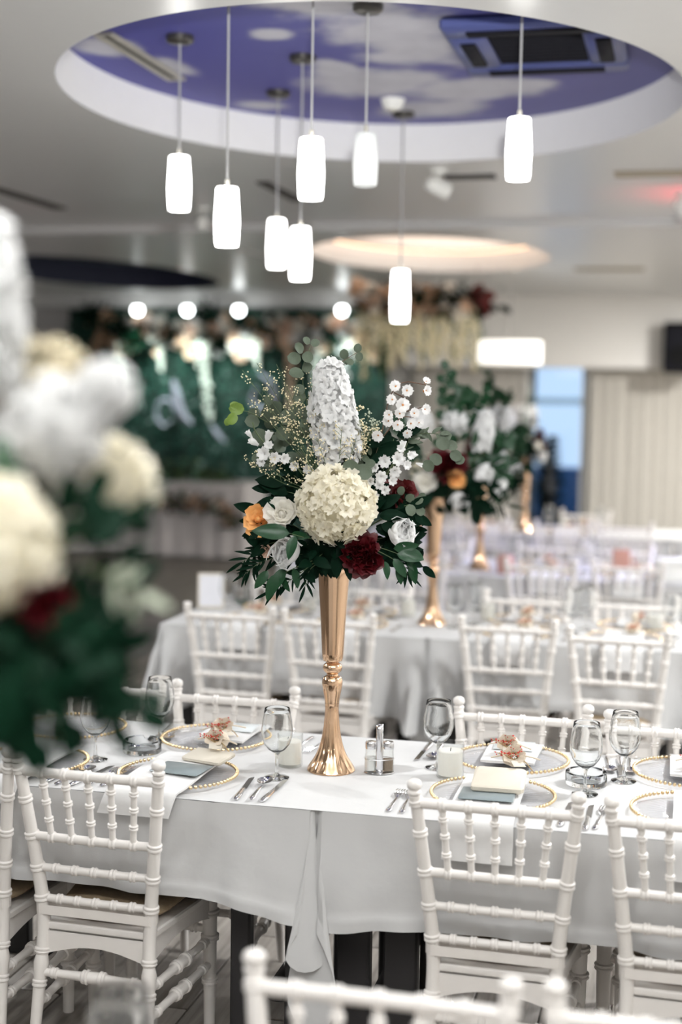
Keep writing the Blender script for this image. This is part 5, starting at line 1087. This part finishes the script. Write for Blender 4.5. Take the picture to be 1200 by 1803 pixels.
for pts in (((60, 1120), (100, 1230), (135, 1320)), ((60, 1120), (80, 1230), (75, 1300)), ((110, 1120), (180, 1210), (215, 1270)), ((130, 1100), (185, 1150), (210, 1200))): C.sprig('narrow_leaf_spray', [q(u, v, -.06) for u, v in pts], K_nar, .042, 10, start=.4, spread=.5)
# ================================================================== THE GREENERY WALL AND HEAD TABLE
rb = random.Random(21)
BX0, BX1, BZ = -7.34, -3.36, 2.77
t = thing('greenery_wall', 'tall dark green boxwood wall with flowers along its top edge', 'backdrop', (0, 16.2, 0))
G().box(((BX0 + BX1) / 2, .06, BZ / 2), (BX1 - BX0, .10, BZ), MT['boxd']).build('back_panel', t)
nx, nz = 8, 6
for i in range(nx):
    for j in range(nz):
        x0 = BX0 + (BX1 - BX0) * i / nx; x1 = BX0 + (BX1 - BX0) * (i + 1) / nx; z0 = BZ * j / nz; z1 = BZ * (j + 1) / nz; g = G()
        for k_ in range(150):
            x, z = rb.uniform(x0, x1), rb.uniform(z0, z1); a = rb.uniform(0, 6.28); s = rb.uniform(.03, .055); d = Vector((math.cos(a), -.7, math.sin(a) + .2)).normalized(); y = rb.uniform(-.05, .02); u = d.cross(Vector((rb.uniform(-.3, .3), 1, rb.uniform(-.3, .3)))).normalized() * s * .35
            P = Vector((x, y, z)); g.raw([P, P + d * s * .5 + u, P + d * s, P + d * s * .5 - u], [(0, 1, 2, 3)], MT['boxg'])
        g.build('boxwood_mat', t, False, kind='stuff')
bloomG = {}
def bloom_mesh(m):
    if m not in bloomG:
        c, L = fl_rose(m, 14, 1.1, 3); g = G().join(c)
        for k_, M_ in L: g.join(PG[k_], M_)
        bloomG[m] = g.mesh('bloom', True)
    return bloomG[m]
cols = ['peachb', 'creamp', 'peachb', 'blush', 'white', 'creamp']
for i in range(74):
    x = BX0 + .25 + (BX1 - BX0 - .3) * (i + rb.random()) / 74; dense = 1 if -6.9 < x else .4
    if rb.random() > dense: continue
    z = BZ - .12 - rb.random() ** 1.6 * .42; s = rb.uniform(.055, .105)
    place('bloom', bloom_mesh(cols[i % 6] if x > -6.75 else 'pampas'), t, basis((x, -.09, z), (rb.uniform(-.4, .4), -1, rb.uniform(-.3, .3)), rb.uniform(0, 6), s))
for i in range(22):
    x = rb.uniform(BX0, BX1); z = BZ - rb.uniform(0, .5); lv = G()
    for k_ in range(9): lv.join(PG[K_rusd], basis((x + rb.gauss(0, .06), -.10, z + rb.gauss(0, .06)), (rb.uniform(-1, 1), -.5, rb.uniform(-1, 1)), rb.uniform(0, 6), .16) @ Matrix.Rotation(-PI / 2, 4, 'Y'))
    lv.build('leaf_cluster', t, True, kind='stuff')
def strand(parent, x, y, z1, z0, m, w_=.05, n=40, tilt=0.):
    g = G()
    for i in range(n):
        q = (i + rb.random()) / n; r_ = w_ * (1 - .65 * q); a = rb.uniform(0, 6.28)
        g.ball((x + r_ * math.cos(a) * rb.random() + tilt * q, y + r_ * math.sin(a) * rb.random(), z1 + (z0 - z1) * q), .017 * rb.uniform(.7, 1.2), MT[m], 5, 4)
    return g.build('wisteria_strand', parent, True, kind='stuff')
for x, l, w_, m in ((-6.62, .75, .10, 'wistw'), (-6.1, .35, .06, 'wistw'), (-5.6, .95, .12, 'wistw'), (-5.55, .6, .08, 'wistw'), (-4.9, .3, .05, 'wistw'), (-4.22, .95, .11, 'wistw'), (-3.85, .45, .14, 'white'), (-6.95, .5, .07, 'pampas'), (-4.5, .8, .08, 'peachb')):
    strand(t, x, -.12, BZ - .38, BZ - .38 - l, m, w_, int(70 * l) + 30, .12 if l > .9 else 0)
def letter(lab, strokes):
    g = G()
    for P, rad in strokes: g.tube(spline([(x, -.15, z) for x, z in P], 24), [rad * (.45 + .55 * math.sin(PI * i / 23)) for i in range(24)], MT['lilac'], 8, flat=.45)
    g.build('script_letter', t)['label'] = lab
letter('pale lilac script letter', [([(-5.90, 1.55), (-5.98, 1.68), (-6.10, 1.66), (-6.14, 1.50), (-6.05, 1.38), (-5.93, 1.45)], .042), ([(-5.93, 1.92), (-5.88, 1.72), (-5.82, 1.52), (-5.70, 1.40)], .055)])
letter('pale lilac script letter', [([(-4.86, 2.02), (-4.72, 1.9), (-4.68, 1.7), (-4.8, 1.58), (-4.95, 1.68), (-4.9, 1.86)], .075)])
letter('pale lilac script stroke', [([(-5.45, 1.40), (-5.36, 1.28), (-5.28, 1.20)], .05)])
for i, x in enumerate((-6.36, -5.735, -5.10, -3.86)):
    t2 = thing('spot_bulb', 'bright spotlight over the greenery wall, %s from left' % ORD[i], 'spotlight', (x, 15.98, 2.80), group='spotlights over the greenery wall')
    G().lathe([(0, .0), (.03, .0), (.045, -.03), (.05, -.06), (.045, -.06), (0, -.03)], MT['plastic'], 16, caps=False).build('spot_cup', t2)
    G().ball((0, -.0, -.055), .055, MT['bulb'], 12, 8).build('bulb', t2)
    ld = bpy.data.lights.new('wall_spot', 'SPOT'); ld.energy = 200; ld.color = (.86, 1, .95); ld.spot_size = 1.25; ld.spot_blend = .7; ld.shadow_soft_size = .04
    o = bpy.data.objects.new('wall_spot', ld); COL.objects.link(o); o.location = (x, 15.72, 2.72); o.rotation_euler = Vector((0, .42, -1)).to_track_quat('-Z', 'Y').to_euler()
# head table with satin skirt, garland and greens
HX0, HX1, HY0, HY1, HZ = -7.0, -4.55, 14.5, 15.3, .80
t = thing('head_table', 'long head table before the greenery wall', 'table', ((HX0 + HX1) / 2, (HY0 + HY1) / 2, 0))
G().bbox((0, 0, HZ - .02), (HX1 - HX0 - .06, HY1 - HY0 - .06, .03), MT['black'], r=.006).build('table_top', t)
for sx in (-1, 1):
    for sy in (-1, 1): G().bbox((sx * 1.1, sy * .3, .38), (.05, .05, .76), MT['black'], r=.006).build('leg', t)
g = G(); hw, hd = (HX1 - HX0) / 2, (HY1 - HY0) / 2; per = [(-hw, hd), (-hw, -hd), (hw, -hd), (hw, hd)]
pts = []
for (ax, ay), (bx, by) in zip(per[:-1], per[1:]):
    n = int(math.hypot(bx - ax, by - ay) / .02); L_ = math.hypot(bx - ax, by - ay); nx_, ny_ = (by - ay) / L_, -(bx - ax) / L_
    for i in range(n): q = i / n; pts.append((ax + (bx - ax) * q, ay + (by - ay) * q, nx_ * 1, ny_ * 1))
N = len(pts); v = []
for j in range(7):
    tt = j / 6
    for i, (x, y, a, b) in enumerate(pts): w_ = .006 + .03 * tt ** .6 * (.6 + .5 * math.sin(i * .55) + .3 * math.sin(i * .23)); v.append((x + a * w_, y + b * w_, HZ - (HZ - .015) * tt))
g.raw(v, [(j * N + i, j * N + i + 1, (j + 1) * N + i + 1, (j + 1) * N + i) for j in range(6) for i in range(N - 1)], MT['skirt']); g.box((0, 0, HZ), (2 * hw, 2 * hd, .008), MT['skirt'])
o = g.build('table_skirt', None); o.location = ((HX0 + HX1) / 2, (HY0 + HY1) / 2, 0); tag(o, 'pleated mauve white satin skirt on the head table', 'tablecloth')
def garland(name, lab, P, w_, n, ms, blooms, loc):
    t = thing(name, lab, 'garland', loc); P = spline(P, 40)
    G().tube(P, .012, MT['stem'], 6).build('garland_stem', t)
    for sgm in range(6):
        g = G()
        for i in range(n // 6):
            q = (sgm + rb.random()) / 6 * 39; k_ = min(int(q), 38); p_ = P[k_].lerp(P[k_ + 1], q - k_) + Vector((rb.gauss(0, w_ * .5), rb.gauss(0, w_ * .3) - .03, rb.gauss(0, w_ * .45)))
            g.join(PG[leafg('leaf_ruscus', .44, ms[i % len(ms)])], basis(p_, (rb.uniform(-1, 1), -.6, rb.uniform(-1, 1)), 0, rb.uniform(.08, .15)) @ Matrix.Rotation(-PI / 2, 4, 'Y'))
        g.build('leaf_cluster', t, True, kind='stuff')
    for m, cnt, s in blooms:
        for i in range(cnt):
            p_ = P[rb.randrange(40)] + Vector((rb.gauss(0, .03), -.07, rb.gauss(0, w_ * .4))); place('bloom', bloom_mesh(m), t, basis(p_, (rb.uniform(-.5, .5), -1, rb.uniform(-.2, .6)), 0, s))
    return t
garland('floral_garland', 'dark leafy garland with blush flowers along the front of the head table', [(-6.9, 14.43, .66), (-6.2, 14.40, .60), (-5.6, 14.40, .66), (-5.1, 14.40, .63), (-4.75, 14.40, .56), (-4.58, 14.42, .38)], .10, 230, ['leafd', 'leaf', 'pampas'], [('blush', 9, .06), ('creamp', 6, .06)], (0, 0, 0))
garland('leaf_runner', 'light green leafy runner along the top of the head table', [(-6.6, 14.8, .86), (-6.0, 14.8, .90), (-5.5, 14.8, .92), (-5.1, 14.8, .90), (-4.75, 14.8, .86)], .09, 220, ['sage', 'sage', 'euc'], [], (0, 0, 0))
t = thing('rose_ball', 'round white flower ball at the left of the head table', 'floral arrangement', (-5.78, 14.68, .985))
G().ball((0, 0, 0), .14, MT['white'], 16, 10).build('foam_ball', t)
for n_ in fib(36, 3): place('bloom', bloom_mesh('white'), t, basis(n_ * .135, n_, rb.uniform(0, 6), .055))
# ================================================================== HANGING FLORAL FRAME
FX0, FX1, FY0, FY1, FZ = -2.98, -1.84, 12.72, 13.4, 2.60
t = thing('floral_chandelier', 'hanging frame of brown and green flowers with long cream wisteria strands', 'chandelier', (0, 0, 0))
fr_ = [(FX0, FY0), (FX1, FY0), (FX1, FY1), (FX0, FY1), (FX0, FY0)]
for (ax, ay), (bx, by) in zip(fr_[:-1], fr_[1:]): G().tube([(ax, ay, FZ), (bx, by, FZ)], .018, MT['black'], 8).build('frame_bar', t)
for x, y in fr_[:-1]: G().tube([(x, y, FZ), (x, y, ZF)], .004, MT['cord'], 6).build('hanging_wire', t)
for i in range(46):
    q = rb.random(); (ax, ay), (bx, by) = (fr_[0], fr_[1]) if i % 5 < 3 else ((fr_[1], fr_[2]) if i % 5 == 3 else (fr_[2], fr_[3])); x, y = ax + (bx - ax) * q, ay + (by - ay) * q
    place('bloom', bloom_mesh(('pampas', 'peachb', 'creamp', 'wine', 'pampas')[i % 5]), t, basis((x, y - .04, FZ + rb.uniform(-.05, .16)), (rb.uniform(-.5, .5), -1, rb.uniform(-.2, .8)), rb.uniform(0, 6), rb.uniform(.05, .09)))
for i in range(16):
    g = G(); q = (i + .5) / 16; (ax, ay), (bx, by) = (fr_[0], fr_[1]) if i % 2 else (fr_[2], fr_[3])
    x, y = ax + (bx - ax) * q, ay + (by - ay) * q
    for k_ in range(24): g.join(PG[leafg('leaf_ruscus', .44, 'leafd' if (x > -2.2 or i % 3 == 0) else 'pampas')], basis((x + rb.gauss(0, .06), y + rb.gauss(0, .04), FZ + rb.gauss(.03, .06)), (rb.uniform(-1, 1), -.4, rb.uniform(-.6, 1)), 0, rb.uniform(.10, .18)) @ Matrix.Rotation(-PI / 2, 4, 'Y'))
    g.build('leaf_cluster', t, True, kind='stuff')
for i in range(34):
    q = (i + rb.random()) / 34; y = FY0 if i % 2 else FY1; x = FX0 + (FX1 - FX0) * q; strand(t, x, y, FZ - .04, FZ - rb.uniform(.32, .62) - (.12 if q < .2 else 0), 'wist' if i % 4 else 'sage', .045, 30)
t2 = thing('frame_lamp', 'small bright lamp under the hanging flower frame', 'lamp', (-2.36, 12.95, 2.57))
for dx in (0, .115): G().ball((dx, 0, 0), .04, MT['bulb'], 12, 8).build('bulb', t2)
G().tube([(-.05, 0, .05), (.17, 0, .05)], .01, MT['plastic']).build('lamp_bar', t2); G().tube([(.06, 0, .05), (.06, 0, ZF - 2.57)], .003, MT['cord'], 6).build('cord', t2)
# ================================================================== DARK FIGURE-SHAPED PLANT BY THE DOOR
t = thing('potted_tree', 'slender dark potted tree standing before the glass door', 'plant', (-1.47, 16.1, 0))
G().lathe([(0, 0), (.13, 0), (.17, .25), (.18, .30), (.16, .30), (.15, .26), (0, .26)], MT['dark'], 22, caps=False).build('pot', t)
G().tube(spline([(0, 0, .2), (.03, 0, .6), (-.01, 0, 1.0), (.01, 0, 1.25)], 12), [.025] * 8 + [.015] * 4, MT['dark'], 8).build('trunk', t)
G().lathe([(0, .3), (.05, .4), (.09, .62), (.10, .78), (.07, .95), (.035, 1.12), (0, 1.28)], MT['dark'], 14, caps=False).build('crown_core', t)
for j in range(4):
    g = G()
    for i in range(110):
        z = .35 + .24 * j + rb.uniform(0, .24); r_ = .16 * (1 - (z - .3) / 1.05) + .02 + (.05 if .7 < z < .9 else 0); a = rb.uniform(0, 6.28)
        g.join(PG[K_rusd], basis((r_ * math.cos(a) * rb.random(), r_ * math.sin(a) * rb.random(), z), (math.cos(a), math.sin(a), .6), 0, .12) @ Matrix.Rotation(-PI / 2, 4, 'Y'))
    g.build('foliage', t, True, kind='stuff')
